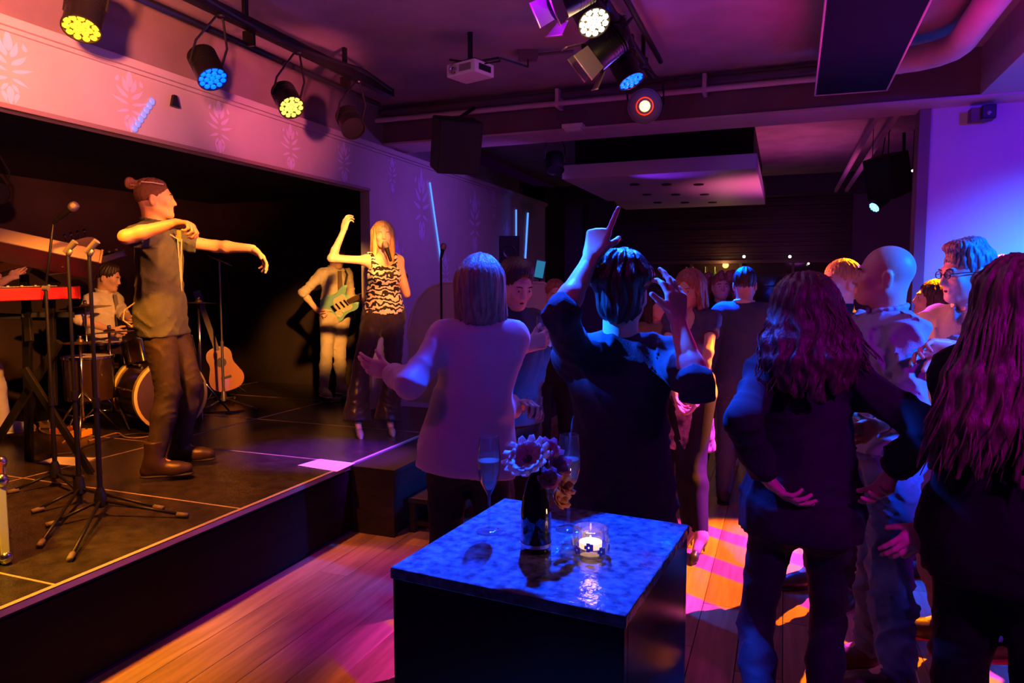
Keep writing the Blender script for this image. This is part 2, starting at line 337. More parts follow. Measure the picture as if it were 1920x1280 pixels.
for r, (yy, xs, xe) in enumerate(((345, 1190, 1310), (364, 1213, 1321), (379, 1233, 1336))):
    for k in range(3):
        q = G(xs+(xe-xs)*k/2, yy, 2.78); MB().lathe((q[0], q[1], 2.768), (0, 0, 1), [(.055, 0), (.06, .012)], 16).build('downlight', m_metal_d, cp)
# cable tracks running to the far room
for dx, lab in ((0, 'left'), (.09, 'right')):
    tag(MB().box((.66+dx*1.6, 6.5, 3.0), (.70+dx*1.6, 11.7, 3.04)).build('cable_track', m_beam2), 'pale cable track running back under the ceiling, %s one of the pair by the pillar' % lab, 'cable track')
# ------------------------------------------------ stage
st = empty('stage', (-4.6, 3.4, 0), 'low black stage with square deck panels and bright seams', 'stage')
MB().box((-6.59, .3, .0), (XF-.02, 6.0, ZS-.03)).box((-6.59, 6.0, 0), (XW-.105, 6.94, ZS-.03)).build('stage_body', m_blackwood, st)
MB().box((-6.59, .3, ZS-.03), (XF, 6.0, ZS-.005)).box((-6.59, 6.0, ZS-.03), (XW-.105, 6.94, ZS-.005)).build('deck_rim', m_brass, st)
xs = [XF, -4.3, -5.95, -6.59]; ys = [.3, .86, 1.88, 2.9, 3.93, 4.96, 6.0, 6.94]
for i in range(3):
    for j in range(7):
        if j == 6 and i == 0: xa = XW-.102
        else: xa = xs[i]
        g = .004
        MB().box((xs[i+1]+g, ys[j]+g, ZS-.02), (xa-g, ys[j+1]-g, ZS), .0015).build('deck_panel', m_deck, st)
m_seam = mat('seam_lit_edge', (.42, .33, .30), .45)
sm = MB()
for y in ys[1:-1]: sm.box((-6.58, y-.0055, ZS-.001), (XF, y+.0055, ZS+.0012))
for x in xs[1:-1]: sm.box((x-.0055, .3, ZS-.001), (x+.0055, 6.9, ZS+.0014))
sm.box((XF-.022, .3, ZS-.001), (XF+.003, 6.0, ZS+.0016)); sm.build('seam_strip', m_seam, st)  # pale frame seams; front strip's colour carries the lit line along the edge
MB().box((XF-.02, .3, .02), (XF-.004, 6.0, ZS-.05)).build('stage_skirt', mat('skirt_board', (.014, .006, .004), .8, spec=.15, noise=.5, nscale=3, nstretch=(1, .2, 3)), st)
# steps beside the stage
A = G(678, 873, ZS); B = G(745, 883, ZS)
bs = MB(); y2 = A[1]+1.3
bs.box((XF+.005, A[1], .0), (XF+.32, A[1]+.04, ZS-.02)).box((XF+.005, y2-.04, 0), (XF+.32, y2, ZS-.02))
sp = empty('stage_step', (XF+.16, A[1]+.6, 0), 'black wooden step block at stage height against the stage edge', 'step')
MB().box((XF+.005, A[1], ZS-.045), (XF+.33, y2, ZS-.006), .004).build('step_top', m_blackwood, sp); bs.box((XF+.29, A[1]+.04, 0.03), (XF+.31, y2-.04, ZS-.045)).build('step_side', m_blackwood, sp)
C_ = G(738, 934, .235)
sp = empty('low_step', (XF+.55, A[1]+.6, 0), 'low black wooden step standing on the floor beside the taller block', 'step')
ya, yb = A[1]+.12, A[1]+1.2; xa, xb = XF+.35, XF+.68
MB().box((xa, ya, .2), (xb, yb, .235), .004).build('step_top', m_blackwood, sp)
for xx in (xa+.01, xb-.05):
    for yy in (ya+.01, yb-.05): MB().box((xx, yy, 0), (xx+.04, yy+.04, .2)).build('leg', m_blackwood, sp)
MB().box((xa+.02, ya+.02, .05), (xb-.02, ya+.04, .075)).box((xb-.04, ya+.03, .12), (xb-.02, yb-.03, .2)).build('stretcher', m_blackwood, sp)
# ================================================================= FIGURES: smooth-blended distance fields, meshed with surface nets
class Field:
    def __init__(s): s.ops = []; s.cuts = []; s.disp = None; s.lo = np.full(3, 1e9); s.hi = np.full(3, -1e9)
    def _b(s, lo, hi): s.lo = np.minimum(s.lo, lo); s.hi = np.maximum(s.hi, hi)
    def cap(s, a, b, ra, rb, k=.03, flat=None, fs=1.0, clip=0, sub=False):
        a = np.asarray(a, float); b = np.asarray(b, float); n = None if flat is None else nrm(flat)
        if n is not None: e = n*(1/fs-1)
        ab = b-a
        if n is not None: ab = ab+e*np.dot(b-a, n)
        L2 = max(np.dot(ab, ab), 1e-9); tx = nrm(b-a)
        def fn(X, Y, Z):
            x = X-a[0]; y = Y-a[1]; z = Z-a[2]
            if n is not None:
                q = x*n[0]+y*n[1]+z*n[2]; px = x+q*e[0]; py = y+q*e[1]; pz = z+q*e[2]
            else: px, py, pz = x, y, z
            t = np.clip((px*ab[0]+py*ab[1]+pz*ab[2])/L2, 0, 1)
            d = np.sqrt((px-t*ab[0])**2+(py-t*ab[1])**2+(pz-t*ab[2])**2)-(ra+t*(rb-ra))
            if clip & 2: d = np.maximum(d, (X-b[0])*tx[0]+(Y-b[1])*tx[1]+(Z-b[2])*tx[2])
            if clip & 1: d = np.maximum(d, -((X-a[0])*tx[0]+(Y-a[1])*tx[1]+(Z-a[2])*tx[2]))
            return d
        lo = np.minimum(a-ra, b-rb); hi = np.maximum(a+ra, b+rb)
        s.ops.append(('s' if sub else 'u', fn, lo, hi, k))
        if not sub: s._b(lo, hi)
        return s
    def ell(s, c, r, fr=None, k=.03, sub=False):
        c = np.asarray(c, float); r = np.asarray(r, float); fr = np.eye(3) if fr is None else np.asarray(fr)
        def fn(X, Y, Z):
            x = X-c[0]; y = Y-c[1]; z = Z-c[2]
            u = [(x*fr[i][0]+y*fr[i][1]+z*fr[i][2])/r[i] for i in range(3)]
            k0 = np.sqrt(u[0]**2+u[1]**2+u[2]**2); k1 = np.sqrt((u[0]/r[0])**2+(u[1]/r[1])**2+(u[2]/r[2])**2)
            return k0*(k0-1)/np.maximum(k1, 1e-6)
        ext = np.sqrt(((fr.T*r)**2).sum(1)); lo = c-ext; hi = c+ext
        s.ops.append(('s' if sub else 'u', fn, lo, hi, k))
        if not sub: s._b(lo, hi)
        return s
    def cut(s, p, n): s.cuts.append((np.asarray(p, float), nrm(n))); return s   # removes the side n points to
    def mesh(s, vox, pad=.02, lo=None, hi=None):
        lo = s.lo-pad if lo is None else np.asarray(lo); hi = s.hi+pad if hi is None else np.asarray(hi)
        N = [int((hi[i]-lo[i])/vox)+2 for i in range(3)]
        ax = [lo[i]+vox*np.arange(N[i]) for i in range(3)]
        V = np.full(N, .2, np.float32)
        for kind, fn, a, b, k in s.ops:
            m = k+2.5*vox+.015
            I = [(max(0, int((a[i]-m-lo[i])/vox)), min(N[i], int((b[i]+m-lo[i])/vox)+2)) for i in range(3)]
            if any(q[1] <= q[0] for q in I): continue
            X = ax[0][I[0][0]:I[0][1], None, None]; Y = ax[1][None, I[1][0]:I[1][1], None]; Z = ax[2][None, None, I[2][0]:I[2][1]]
            sl = tuple(slice(*q) for q in I); d = fn(X, Y, Z); o = V[sl]
            if kind == 'u':
                h = np.maximum(k-np.abs(o-d), 0)/k if k > 0 else 0; V[sl] = np.minimum(o, d)-h*h*k*.25
            else:
                h = np.maximum(k-np.abs(o+d), 0)/k if k > 0 else 0; V[sl] = np.maximum(o, -d)+h*h*k*.25
        X, Y, Z = ax[0][:, None, None], ax[1][None, :, None], ax[2][None, None, :]
        if s.disp: V = V+s.disp(X, Y, Z).astype(np.float32)
        for p, n in s.cuts: V = np.maximum(V, (X-p[0])*n[0]+(Y-p[1])*n[1]+(Z-p[2])*n[2]).astype(np.float32)
        V[0] = V[-1] = .1; V[:, 0] = V[:, -1] = .1; V[:, :, 0] = V[:, :, -1] = .1
        return nets(V, lo, vox)
def nets(V, lo, vox):
    ins = V < 0; nx, ny, nz = V.shape; C = (nx-1, ny-1, nz-1)
    acc = np.zeros(C+(3,), np.float32); cnt = np.zeros(C, np.float32)
    quads = []; 
    for axn in range(3):
        sl0 = [slice(None)]*3; sl1 = [slice(None)]*3; sl0[axn] = slice(0, -1); sl1[axn] = slice(1, None)
        a = V[tuple(sl0)]; b = V[tuple(sl1)]; cross = ins[tuple(sl0)] != ins[tuple(sl1)]
        I = np.argwhere(cross)
        if len(I) == 0: continue
        va = a[cross]; vb = b[cross]; t = va/(va-vb); P = I.astype(np.float32); P[:, axn] += t
        o1, o2 = [q for q in range(3) if q != axn]; cells = []
        for d1 in (0, -1):
            for d2 in (0, -1):
                J = I.copy(); J[:, o1] += d1; J[:, o2] += d2
                ok = (J[:, o1] >= 0) & (J[:, o2] >= 0) & (J[:, o1] < C[o1]) & (J[:, o2] < C[o2]) & (J[:, axn] < C[axn])
                Jc = J[ok]; np.add.at(acc, (Jc[:, 0], Jc[:, 1], Jc[:, 2]), P[ok]); np.add.at(cnt, (Jc[:, 0], Jc[:, 1], Jc[:, 2]), 1)
                cells.append((J, ok))
        allok = cells[0][1] & cells[1][1] & cells[2][1] & cells[3][1]
        ids = [np.ravel_multi_index(np.clip(c[0], 0, np.array(C)-1).T, C) for c in cells]
        q = np.stack([ids[0], ids[1], ids[3], ids[2]], 1)[allok]; flip = (va[allok] < 0) ^ (axn == 1)
        q[~flip] = q[~flip][:, ::-1]; quads.append(q)
    used = cnt > 0; idx = np.full(C, -1, np.int64); idx[used] = np.arange(used.sum())
    v = acc[used]/cnt[used][:, None]*vox+lo; q = idx.ravel()[np.concatenate(quads)]
    return v, q[:, ::-1]
def to_mesh(name, parts, mats):
    """parts: list of (verts, quads) merged in one mesh"""
    vs = []; qs = []; n = 0
    for v, q in parts: vs.append(v); qs.append(q+n); n += len(v)
    v = np.concatenate(vs).astype(np.float32); q = np.concatenate(qs).astype(np.int32)
    me = bpy.data.meshes.new(name); me.vertices.add(len(v)); me.vertices.foreach_set('co', v.ravel())
    me.loops.add(q.size); me.loops.foreach_set('vertex_index', q.ravel()); me.polygons.add(len(q))
    me.polygons.foreach_set('loop_start', np.arange(len(q), dtype=np.int32)*4); me.polygons.foreach_set('loop_total', np.full(len(q), 4, np.int32))
    me.update(calc_edges=True); me.validate()
    for m in mats: me.materials.append(m)
    me.polygons.foreach_set('use_smooth', np.ones(len(me.polygons), bool))
    return me
def wrinkle(amp, f=14, seed=0, vert=.5):
    """cloth folds: warped ridges running around and down the body"""
    r = np.random.RandomState(seed); ph = r.rand(12)*6.28; amp = amp*1.5; f = f*4.0
    def ridge(t): return (1-np.abs(np.sin(t)))**2.2
    def d(X, Y, Z):
        wx = 1.2*np.sin(Z*f*.33*vert+ph[0])+.8*np.sin(Y*f*.4+ph[1]); wz = 1.3*np.sin(X*f*.38+ph[2])+1.0*np.sin(Y*f*.35+ph[3])+.6*np.sin(Z*f*.5+ph[8])
        a = ridge(X*f*.45*math.cos(ph[4])+Y*f*.45*math.sin(ph[4])+wx+Z*f*.16)
        b = ridge(Z*f*.62*vert*2+wz*1.4+ph[5])
        c = ridge(Z*f*.5+X*f*.5*math.cos(ph[6])+Y*f*.5*math.sin(ph[6])+wz+ph[7])
        m = .5+.5*np.sin(Z*f*.21+X*f*.3+Y*f*.27+ph[9])
        return amp*(.35-1.15*a*m-.9*b*(1-m)-.6*c)
    return d
# ------------------------------------------------ skeleton
def hit(px, py, parent, L, far=False):
    """point at distance L from parent along the view line of a pixel"""
    r = ray(px, py); r = r/np.linalg.norm(r); o = CAM-parent; b = np.dot(o, r); c = np.dot(o, o)-L*L; D = b*b-c
    if D < 0:
        p = CAM+r*(-b); return parent+nrm(p-parent)*L
    return CAM+r*(-b+(math.sqrt(D) if far else -math.sqrt(D)))
def dirv(at, ang):
    tc = nrm([CAM[0]-at[0], CAM[1]-at[1], 0]); ri = np.array([-tc[1], tc[0], 0]);
    if np.dot(ri, RT) < 0: ri = -ri
    a = math.radians(ang); return math.cos(a)*tc+math.sin(a)*ri
def skel(px, py, f, z0, ang, head=None, hpitch=0, H=None, woman=False, lean=(0, 0), hipshift=0, stance=.09, htilt=0, slump=0):
    """px,py: centre of the head in the photo; f: distance; z0: height of the ground under the feet; ang: 0 facing the camera, 90 facing image right, 180 away"""
    hc = W(px, py, f); j = {'z0': z0, 'woman': woman}
    H = H or (hc[2]-z0)/.93; j['H'] = H; s = H/1.75; j['s'] = s
    F_ = dirv(hc, ang); R_ = np.cross(F_, ZU)    # R_: the figure's own right
    j['F'] = F_; j['R'] = R_; hf = dirv(hc, ang if head is None else head); hp = math.radians(hpitch)
    hr = np.cross(hf, ZU); hf2 = hf*math.cos(hp)+ZU*math.sin(hp); hu = np.cross(hr, hf2)
    t = math.radians(htilt); hr2 = hr*math.cos(t)-hu*math.sin(t); hu = hu*math.cos(t)+hr*math.sin(t)
    j['hc'] = hc; j['hfr'] = np.array([hr2, hf2, hu]); j['hs'] = .235*s/.235*(1.0 if not woman else .96)
    up = nrm(ZU-F_*lean[0]*-1*-1+0*R_) if False else nrm(ZU+F_*lean[0]+R_*lean[1])
    nk = hc-hu*.10*s-hf2*.022*s-up*.062*s; j['neck'] = nk
    sw = (.156 if not woman else .136)*s; hw = .086*s
    j['chest'] = nk-up*.185*s+F_*.01; j['waist'] = nk-up*.365*s; j['pelvis'] = np.array(nk-up*.495*s)+R_*hipshift
    for sd, q in (('r', 1), ('l', -1)):
        j['sh'+sd] = nk+R_*q*sw-up*.052*s
        j['hip'+sd] = j['pelvis']+R_*q*hw-ZU*.045*s
        hp_ = j['hip'+sd]; foot = hp_+R_*q*(stance-.06); ank = np.array([foot[0], foot[1], z0+.085*s]); 
        kn = (hp_+ank)/2+F_*.02; kn[2] = z0+.50*s
        j['kn'+sd] = kn; j['an'+sd] = ank; j['toe'+sd] = ank+nrm(F_+R_*q*.25)*.17*s-ZU*.055*s
        el = j['sh'+sd]+R_*q*.06*s-ZU*.29*s-F_*.03; j['el'+sd] = el; j['wr'+sd] = el+(-ZU*.96+F_*.25+R_*q*-.03)*.25*s
        j['hd'+sd] = nrm(j['wr'+sd]-el); j['hn'+sd] = -R_*q; j['curl'+sd] = (25, 30, 35, 40)
    j['up'] = up
    return j
UA, FA, TH, SH = .295, .255, .43, .41
def arm(j, sd, el, wr, far=(False, False), hd=None, hn=None, curl=None):
    """el, wr: pixels of elbow and wrist"""
    s = j['s']; a = 'sh'+sd
    j['el'+sd] = hit(el[0], el[1], j[a], UA*s, far[0]); j['wr'+sd] = hit(wr[0], wr[1], j['el'+sd], FA*s, far[1]); j['hd'+sd] = nrm(j['wr'+sd]-j['el'+sd])
    if hd is not None: j['hd'+sd] = nrm(RT*hd[0]+ZU*hd[1]-HF*hd[2])
    if hn is not None: j['hn'+sd] = nrm(RT*hn[0]+ZU*hn[1]-HF*hn[2])
    if curl is not None: j['curl'+sd] = curl
def armrel(j, sd, up_, fo_, curl=None, hn=None):
    """directions (right, up, forward of the figure) for upper arm and forearm"""
    s = j['s']; q = 1 if sd == 'r' else -1; D = lambda v: nrm(j['R']*q*v[0]+ZU*v[1]+j['F']*v[2])
    j['el'+sd] = j['sh'+sd]+D(up_)*UA*s; j['wr'+sd] = j['el'+sd]+D(fo_)*FA*s; j['hd'+sd] = D(fo_)
    if curl is not None: j['curl'+sd] = curl
    if hn is not None: j['hn'+sd] = D(hn)
def leg(j, sd, kn, an, toe=None, far=(False, False), ground=True):
    s = j['s']; j['kn'+sd] = hit(kn[0], kn[1], j['hip'+sd], TH*s, far[0]); j['an'+sd] = hit(an[0], an[1], j['kn'+sd], SH*s, far[1])
    if ground: j['an'+sd][2] = max(j['an'+sd][2], j['z0']+.08*s)
    if toe is None: j['toe'+sd] = j['an'+sd]+nrm(j['F'])*.17*s-ZU*.055*s
    else: j['toe'+sd] = j['an'+sd]+nrm(dirv(j['an'+sd], toe[0]))*.17*s+ZU*(toe[1]-.055)*s
def hand_field(j, sd, F=None):
    s = j['s']*(.94 if j['woman'] else 1.0); w = j['wr'+sd]; d = j['hd'+sd]; n = j['hn'+sd]; n = nrm(n-d*np.dot(n, d)); c = j['curl'+sd]
    t = np.cross(d, n) if sd == 'r' else np.cross(n, d); F = F or Field()
    F.cap(w-nrm(w-j['el'+sd])*.05, w+d*.02, .029*s, .026*s, .02, flat=n, fs=.8)
    ks = (.030, .010, -.010, -.029); kl = (.090, .094, .089, .080); ln = ((.043, .026, .021), (.047, .030, .022), (.043, .027, .021), (.034, .021, .018))
    for i in range(4):
        base = w+(d*kl[i]+t*ks[i])*s; F.cap(w+(d*.02+t*ks[i]*.55)*s, base, .015*s, .0125*s, .014)
        a = 0; p = base; fan = t*(ks[i]*2.2)
        for q in range(3):
            a += math.radians(c[i])*(1.0, 1.25, .8)[q]
            dr = nrm(math.cos(a)*nrm(d+fan)+math.sin(a)*n); p2 = p+dr*ln[i][q]*s; r = (.0095, .0088, .0078)[q]*s*(1 if i < 3 else .9)
            F.cap(p, p2, r, r*.93, .003); p = p2
    F.cap(w+(d*.03+t*.02)*s, w+(d*.055+t*.035+n*.006)*s, .017*s, .014*s, .014)
    p = w+(d*.052+t*.036+n*.006)*s; tc = c[4] if len(c) > 4 else 20
    for q, (l_, r) in enumerate(((.036, .0115), (.029, .0098))):
        a = math.radians(tc*(q+.4)); dr = nrm(d*.75+t*(.65*math.cos(a)-.25*math.sin(a))+n*(.25+math.sin(a))); F.cap(p, p+dr*l_*s, r*s, r*.9*s, .004); p = p+dr*l_*s
    return F
def head_field(j, ext=None):
    F = Field(); c = j['hc']; fr = j['hfr']; s = j['hs']; P = lambda x, y, z: c+(fr[0]*x+fr[1]*y+fr[2]*z)*s
    w = j['woman']; V = lambda *a: np.array(a)*s
    F.ell(P(0, -.016, .030), V(.074, .094, .088), fr, .01)
    F.ell(P(0, .030, -.030), V(.061, .062, .082), fr, .03)
    for q in (1, -1):
        F.cap(P(q*.052, -.005, -.055), P(q*.02, .058, -.094), .018*s, .017*s, .03)
        F.ell(P(q*.040, .062, -.026), V(.022, .018, .02), fr, .02)          # cheek
    F.ell(P(0, .068, -.094), V(.022, .018, .017) if w else V(.027, .021, .020), fr, .02)   # chin
    F.cap(P(-.032, .079, .020), P(.032, .079, .020), .009*s, .009*s, .02)    # brow
    for q in (1, -1): F.ell(P(q*.031, .097, .001), V(.019, .017, .013), fr, .012, sub=True)
    for q in (1, -1): F.ell(P(q*.031, .074, .000), V(.0135, .0125, .0125), fr, .003)
    F.cap(P(0, .082, .012), P(0, .101, -.030), .0075*s, .0105*s, .012)       # nose
    for q in (1, -1): F.ell(P(q*.011, .093, -.034), V(.008, .010, .007), fr, .005)
    F.cap(P(-.018, .082, -.060), P(.018, .082, -.060), .0055*s, .0055*s, .007)
    F.cap(P(-.015, .082, -.070), P(.015, .082, -.070), .0065*s, .0065*s, .006)
    F.cap(P(-.02, .093, -.0652), P(.02, .093, -.0652), .002*s, .002*s, .004, sub=True)
    for q in (1, -1):
        F.ell(P(q*.077, -.012, -.012), V(.009, .020, .032), fr, .008); F.ell(P(q*.086, -.006, -.008), V(.005, .011, .020), fr, .004, sub=True)
    nk = j['neck']; r = (.049 if w else .057)*j['s']
    F.cap(P(0, -.03, -.05), nk-j['up']*.02, r, r*1.05, .03)
    return F, P
def body_field(j, g=0.0, arms=True, legs=True):
    """the whole figure; g: growth"""
    F = Field(); s = j['s']; up = j['up']; f = j['F']; w = j['woman']; R_ = j['R']; fr = np.array([R_, np.cross(up, R_), up])
    torso_field(F, j, g)
    if arms:
        for sd in 'rl':
            F.cap(j['sh'+sd], j['el'+sd], (.044 if not w else .038)*s+g, (.037 if not w else .032)*s+g, .035)
            mid = j['el'+sd]*.7+j['wr'+sd]*.3; F.cap(j['el'+sd], mid, (.037 if not w else .031)*s+g, (.038 if not w else .032)*s+g, .02); F.cap(mid, j['wr'+sd], (.038 if not w else .032)*s+g, (.026 if not w else .023)*s+g, .02)
    if legs:
        for sd in 'rl': leg_field(F, j, sd, g, j.get('legt', 1.0), j.get('legc', 1.0))
    return F
def torso_field(F, j, g=0.0, low=True, full=1.0):
    s = j['s']; up = j['up']; w = j['woman']; R_ = j['R']; fr = np.array([R_, np.cross(up, R_), up]); V = lambda *a: np.array(a)*s+g
    F.ell(j['chest']+up*.01*s, V(.148*full, .106*full, .18) if not w else V(.128*full, .096*full, .165), fr, .04)
    F.cap(j['shr'], j['shl'], .046*s+g, .046*s+g, .05)
    F.cap(j['neck']-up*.02, j['shr']*.75+j['neck']*.25+up*.0, .040*s+g, .034*s+g, .045); F.cap(j['neck']-up*.02, j['shl']*.75+j['neck']*.25, .040*s+g, .034*s+g, .045)
    if w:
        for q in (1, -1): F.ell(j['chest']+R_*q*.062*s+fr[1]*.085*s-up*.0, V(.052, .042, .055), fr, .05)
    F.ell(j['waist'], V(.135*full, .098*full, .16) if not w else V(.113*full, .086*full, .15), fr, .06)
    if low:
        F.ell(j['pelvis'], V(.158*full, .112*full, .13) if not w else V(.165*full, .115*full, .13), fr, .06)
        for q in (1, -1): F.ell(j['pelvis']+R_*q*.07*s-fr[1]*.055*s-ZU*.05*s, V(.08, .07, .09) if w else V(.07, .055, .08), fr, .04)
def leg_field(F, j, sd, g=0.0, taper=1.0, calf=1.0, flare=0, end=None):
    s = j['s']; w = j['woman']; h, k_, a = j['hip'+sd], j['kn'+sd], j['an'+sd]
    F.cap(h, k_, (.087 if not w else .086)*s*taper+g, .056*s*taper+g, .04)
    if flare:
        F.cap(k_, k_*.4+a*.6, .056*s*taper+g, (.052+flare*.4)*s+g, .03); F.cap(k_*.4+a*.6, a*1.0-ZU*.045*s, (.052+flare*.4)*s+g, (.052+flare)*s+g, .03, clip=2)
    else:
        m = k_*.65+a*.35; back = -nrm(np.cross(nrm(a-k_), np.cross(j['F'], nrm(a-k_))))*0
        F.cap(k_, m+back, .053*s*calf+g, .056*s*calf+g, .03); F.cap(m+back, a, .056*s*calf+g, .038*s*calf+g, .03)
        if g == 0: F.cap(a, a*.3+j['toe'+sd]*.7, .036*s, .025*s, .03)
def sleeves(F, j, sd, g, upto, ra=.046, taper=0):
    """upto: 0..1 down the upper arm, 1..2 down the forearm"""
    s = j['s']*(1 if not j['woman'] else .9); A, B, C_ = j['sh'+sd], j['el'+sd], j['wr'+sd]; rr = (ra*s+g, .036*s+g*.8+taper*.3, .027*s+g*.8+taper)
    if upto <= 1: F.cap(A, A+(B-A)*upto, rr[0], rr[0]+(rr[1]-rr[0])*upto+.006, .035, clip=2)
    else:
        F.cap(A, B, rr[0], rr[1], .035); F.cap(B, B+(C_-B)*(upto-1), rr[1]+.002, rr[1]+(rr[2]-rr[1])*(upto-1), .03, clip=2)
def hair_mat(name, c1, c2, stretch=(1, 1, .12)):
    return mat(name, c1, .42, col2=c2, nscale=90, nstretch=stretch, bump=.5, bscale=130, bstretch=stretch, spec=.6)
def strand(amp, j, f=260, wave=0):
    fr = j['hfr']; c = j['hc']
    def d(X, Y, Z):
        u = (X-c[0])*fr[0][0]+(Y-c[1])*fr[0][1]+(Z-c[2])*fr[0][2]; v = (X-c[0])*fr[1][0]+(Y-c[1])*fr[1][1]+(Z-c[2])*fr[1][2]; z = (X-c[0])*fr[2][0]+(Y-c[1])*fr[2][1]+(Z-c[2])*fr[2][2]
        a = np.arctan2(u, v-.02+1e-6); 
        return amp*(np.sin(a*22+wave*np.sin(z*28+a*3)+3*np.sin(z*7))+.7*np.sin(a*41+2+wave*1.4*np.sin(z*40+a*5)))
    return d
def shoe(j, sd, kind, m, root, label=None):
    s = j['s']; a = j['an'+sd]; t = j['toe'+sd]; d = nrm(t-a-ZU*np.dot(t-a, ZU)); slope = nrm(t-a+ZU*.055*s); side = np.cross(slope, ZU); upn = np.cross(side, slope); F = Field()
    b = a-upn*.05*s
    if kind == 'heel':
        b = a-upn*.03*s; toe = t+ZU*.0; toe = toe*1.0; 
        F.cap(b-slope*.03*s, b+slope*.02*s, .030*s, .030*s, .02); F.cap(b, toe-ZU*.0, .029*s, .026*s, .03, flat=side, fs=.9); F.cap(toe, toe+slope*.045*s-ZU*.008*s, .027*s, .012*s, .02)
        F.cap(b-slope*.035*s, np.array([*(b-slope*.05*s)[:2], j['z0']+.008]), .012, .006, .012, clip=2)
    elif kind == 'boot':
        F.cap(a+ZU*.12*s, a-ZU*.0, .052*s, .049*s, .02, clip=1); F.cap(b-slope*.035*s, b+slope*.12*s, .043*s, .042*s, .03); F.cap(b+slope*.1*s, b+slope*.17*s, .040*s, .033*s, .03)
        F.cap(a-slope*.01, b+slope*.08*s, .046*s, .036*s, .03)
    else:
        F.cap(a+ZU*.01*s, a-ZU*.02, .044*s, .045*s, .02, clip=1); F.cap(b-slope*.035*s+upn*.005, b+slope*.12*s, .040*s, .040*s, .03); F.cap(b+slope*.1*s, b+slope*.185*s-upn*.004, .040*s, .030*s, .03)
        F.cap(a-slope*.01, b+slope*.08*s+upn*.0, .043*s, .036*s, .03)
    if kind != 'heel': F.cut(b-upn*.028*s, -upn)
    o = link('shoe', to_mesh('shoe', [F.mesh(.007 if kind != 'heel' else .006)], [m]), None, root)
    if kind != 'heel':
        F2 = Field(); F2.cap(b-slope*.035*s-upn*.03*s, b+slope*.17*s-upn*.03*s, .046*s, .040*s, .01, flat=upn, fs=.3)
        link('sole', to_mesh('sole', [F2.mesh(.006)], [mat('sole_red', (.7, .02, .06), .5) if kind == 'redsole' else mat('sole_rubber', (.03, .025, .02), .7) if kind != 'sneaker' else mat('sole_white', (.8, .76, .7), .6)]), None, o)
    return o
SKIN = {'light': mat('skin_light', (.74, .46, .34), .45, noise=.1, nscale=12, bump=.08, bscale=120), 'tan': mat('skin_tan', (.62, .36, .24), .45, noise=.1, nscale=12, bump=.08, bscale=120)}
m_eye = mat('eyeball', (.7, .68, .66), .15); m_iris = mat('iris', (.03, .02, .015), .2); m_lip = mat('lips', (.5, .16, .14), .4); m_mouth = mat('mouth_dark', (.06, .01, .01), .7)
def face_bits(j, P, root, brow, lips=False, closed=False, mouth=False, vis=True):
    s = j['hs']; fr = j['hfr']
    for q in (1, -1):
        if not closed:
            mb = MB(); mb.ball(P(q*.031, .079, -.001), (.0115*s, .0095*s, .0052*s), 10, 6, *fr); e = mb.build('eye', m_eye, root, True, False)
            MB().ball(P(q*.031, .0865, -.001), (.0048*s, .0028*s, .0048*s), 8, 6, *fr).build('iris', m_iris, e, True, False)
        mb = MB(); mb.tube([P(q*.047, .080, .020), P(q*.036, .0895, .0245), P(q*.016, .0905, .021)], [.002*s, .0042*s, .003*s], 6); mb.build('eyebrow', brow, root, True)
    if lips: MB().ball(P(0, .0865, -.0605), (.019*s, .005*s, .0045*s), 10, 6, *fr).ball(P(0, .0865, -.070), (.016*s, .006*s, .005*s), 10, 6, *fr).build('lips', m_lip, root, True, False)
    if mouth: MB().ball(P(0, .087, -.0655), (.014*s, .006*s, .006*s), 10, 6, *fr).build('mouth', m_mouth, root, True, False)
def person(j, label, group=None, skin='light', vox=.011, hvox=.005, handvox=.0045, hands='rl', brow=None, face=True, lips=False, closed=False, mouth=False, cat='person', bodymat=None):
    g = j['pelvis'].copy(); g[2] = j['z0']; root = empty('person', g, label, cat, group)
    B = body_field(j)
    parts = [B.mesh(vox)]; HFd, P = head_field(j)
    c = j['hc']; parts.append(HFd.mesh(hvox))
    for sd in hands: parts.append(hand_field(j, sd).mesh(handvox))
    o = link('body', to_mesh('body', parts, [SKIN[skin]]), None, root)
    if face: face_bits(j, P, root, brow or mat('brow_dark', (.03, .018, .012), .7), lips, closed, mouth)
    j['P'] = P; j['root'] = root
    return root
def garment(j, name, F, m, vox=.011, wr=None, label=None, parent=None):
    if wr: F.disp = wr
    o = link(name, to_mesh(name, [F.mesh(vox)], [m]), None, parent or j['root'])
    if label: o['label'] = label
    return o
def top(j, m, sleeve=(2, 2), g=.014, hem=.06, full=1.0, neck_cut=True, wr=None, name='shirt', vox=.011, taper=0, drop=0, label=None, ra=.046, hemw=1.0):
    """hem: how far below the pelvis the cloth ends"""
    F = Field(); torso_field(F, j, g, True, full); s = j['s']; R_ = j['R']; up = j['up']
    for sd, u in zip('rl', sleeve):
        if u > 0: sleeves(F, j, sd, g, u, ra, taper)
    lowp = j['pelvis']-up*(hem+.02)*s
    F.cap(j['waist'], lowp, .132*s*full+g, (.165*s*full+g)*hemw, .06, flat=j['F'], fs=.72, clip=2)
    for q in 'rl': F.cap(j['hip'+q], j['hip'+q]*.75+j['kn'+q]*.25, .086*s+g, .080*s+g, .03)
    F.cut(j['pelvis']-up*hem*s, -up)
    nk = j['neck']; F.ell(nk+up*.055*s+j['F']*.03*s, np.array([.062, .075, .05])*s, np.array([R_, j['F'], up]), .01, sub=True)
    if drop: F.ell(nk-up*(drop*.5-.03)*s+j['F']*.10*s, np.array([.06, .07, drop*.6])*s, np.array([R_, j['F'], up]), .01, sub=True)
    return garment(j, name, F, m, vox, wr or wrinkle(.005, 15, int(j['hc'][0]*100) % 97), label)
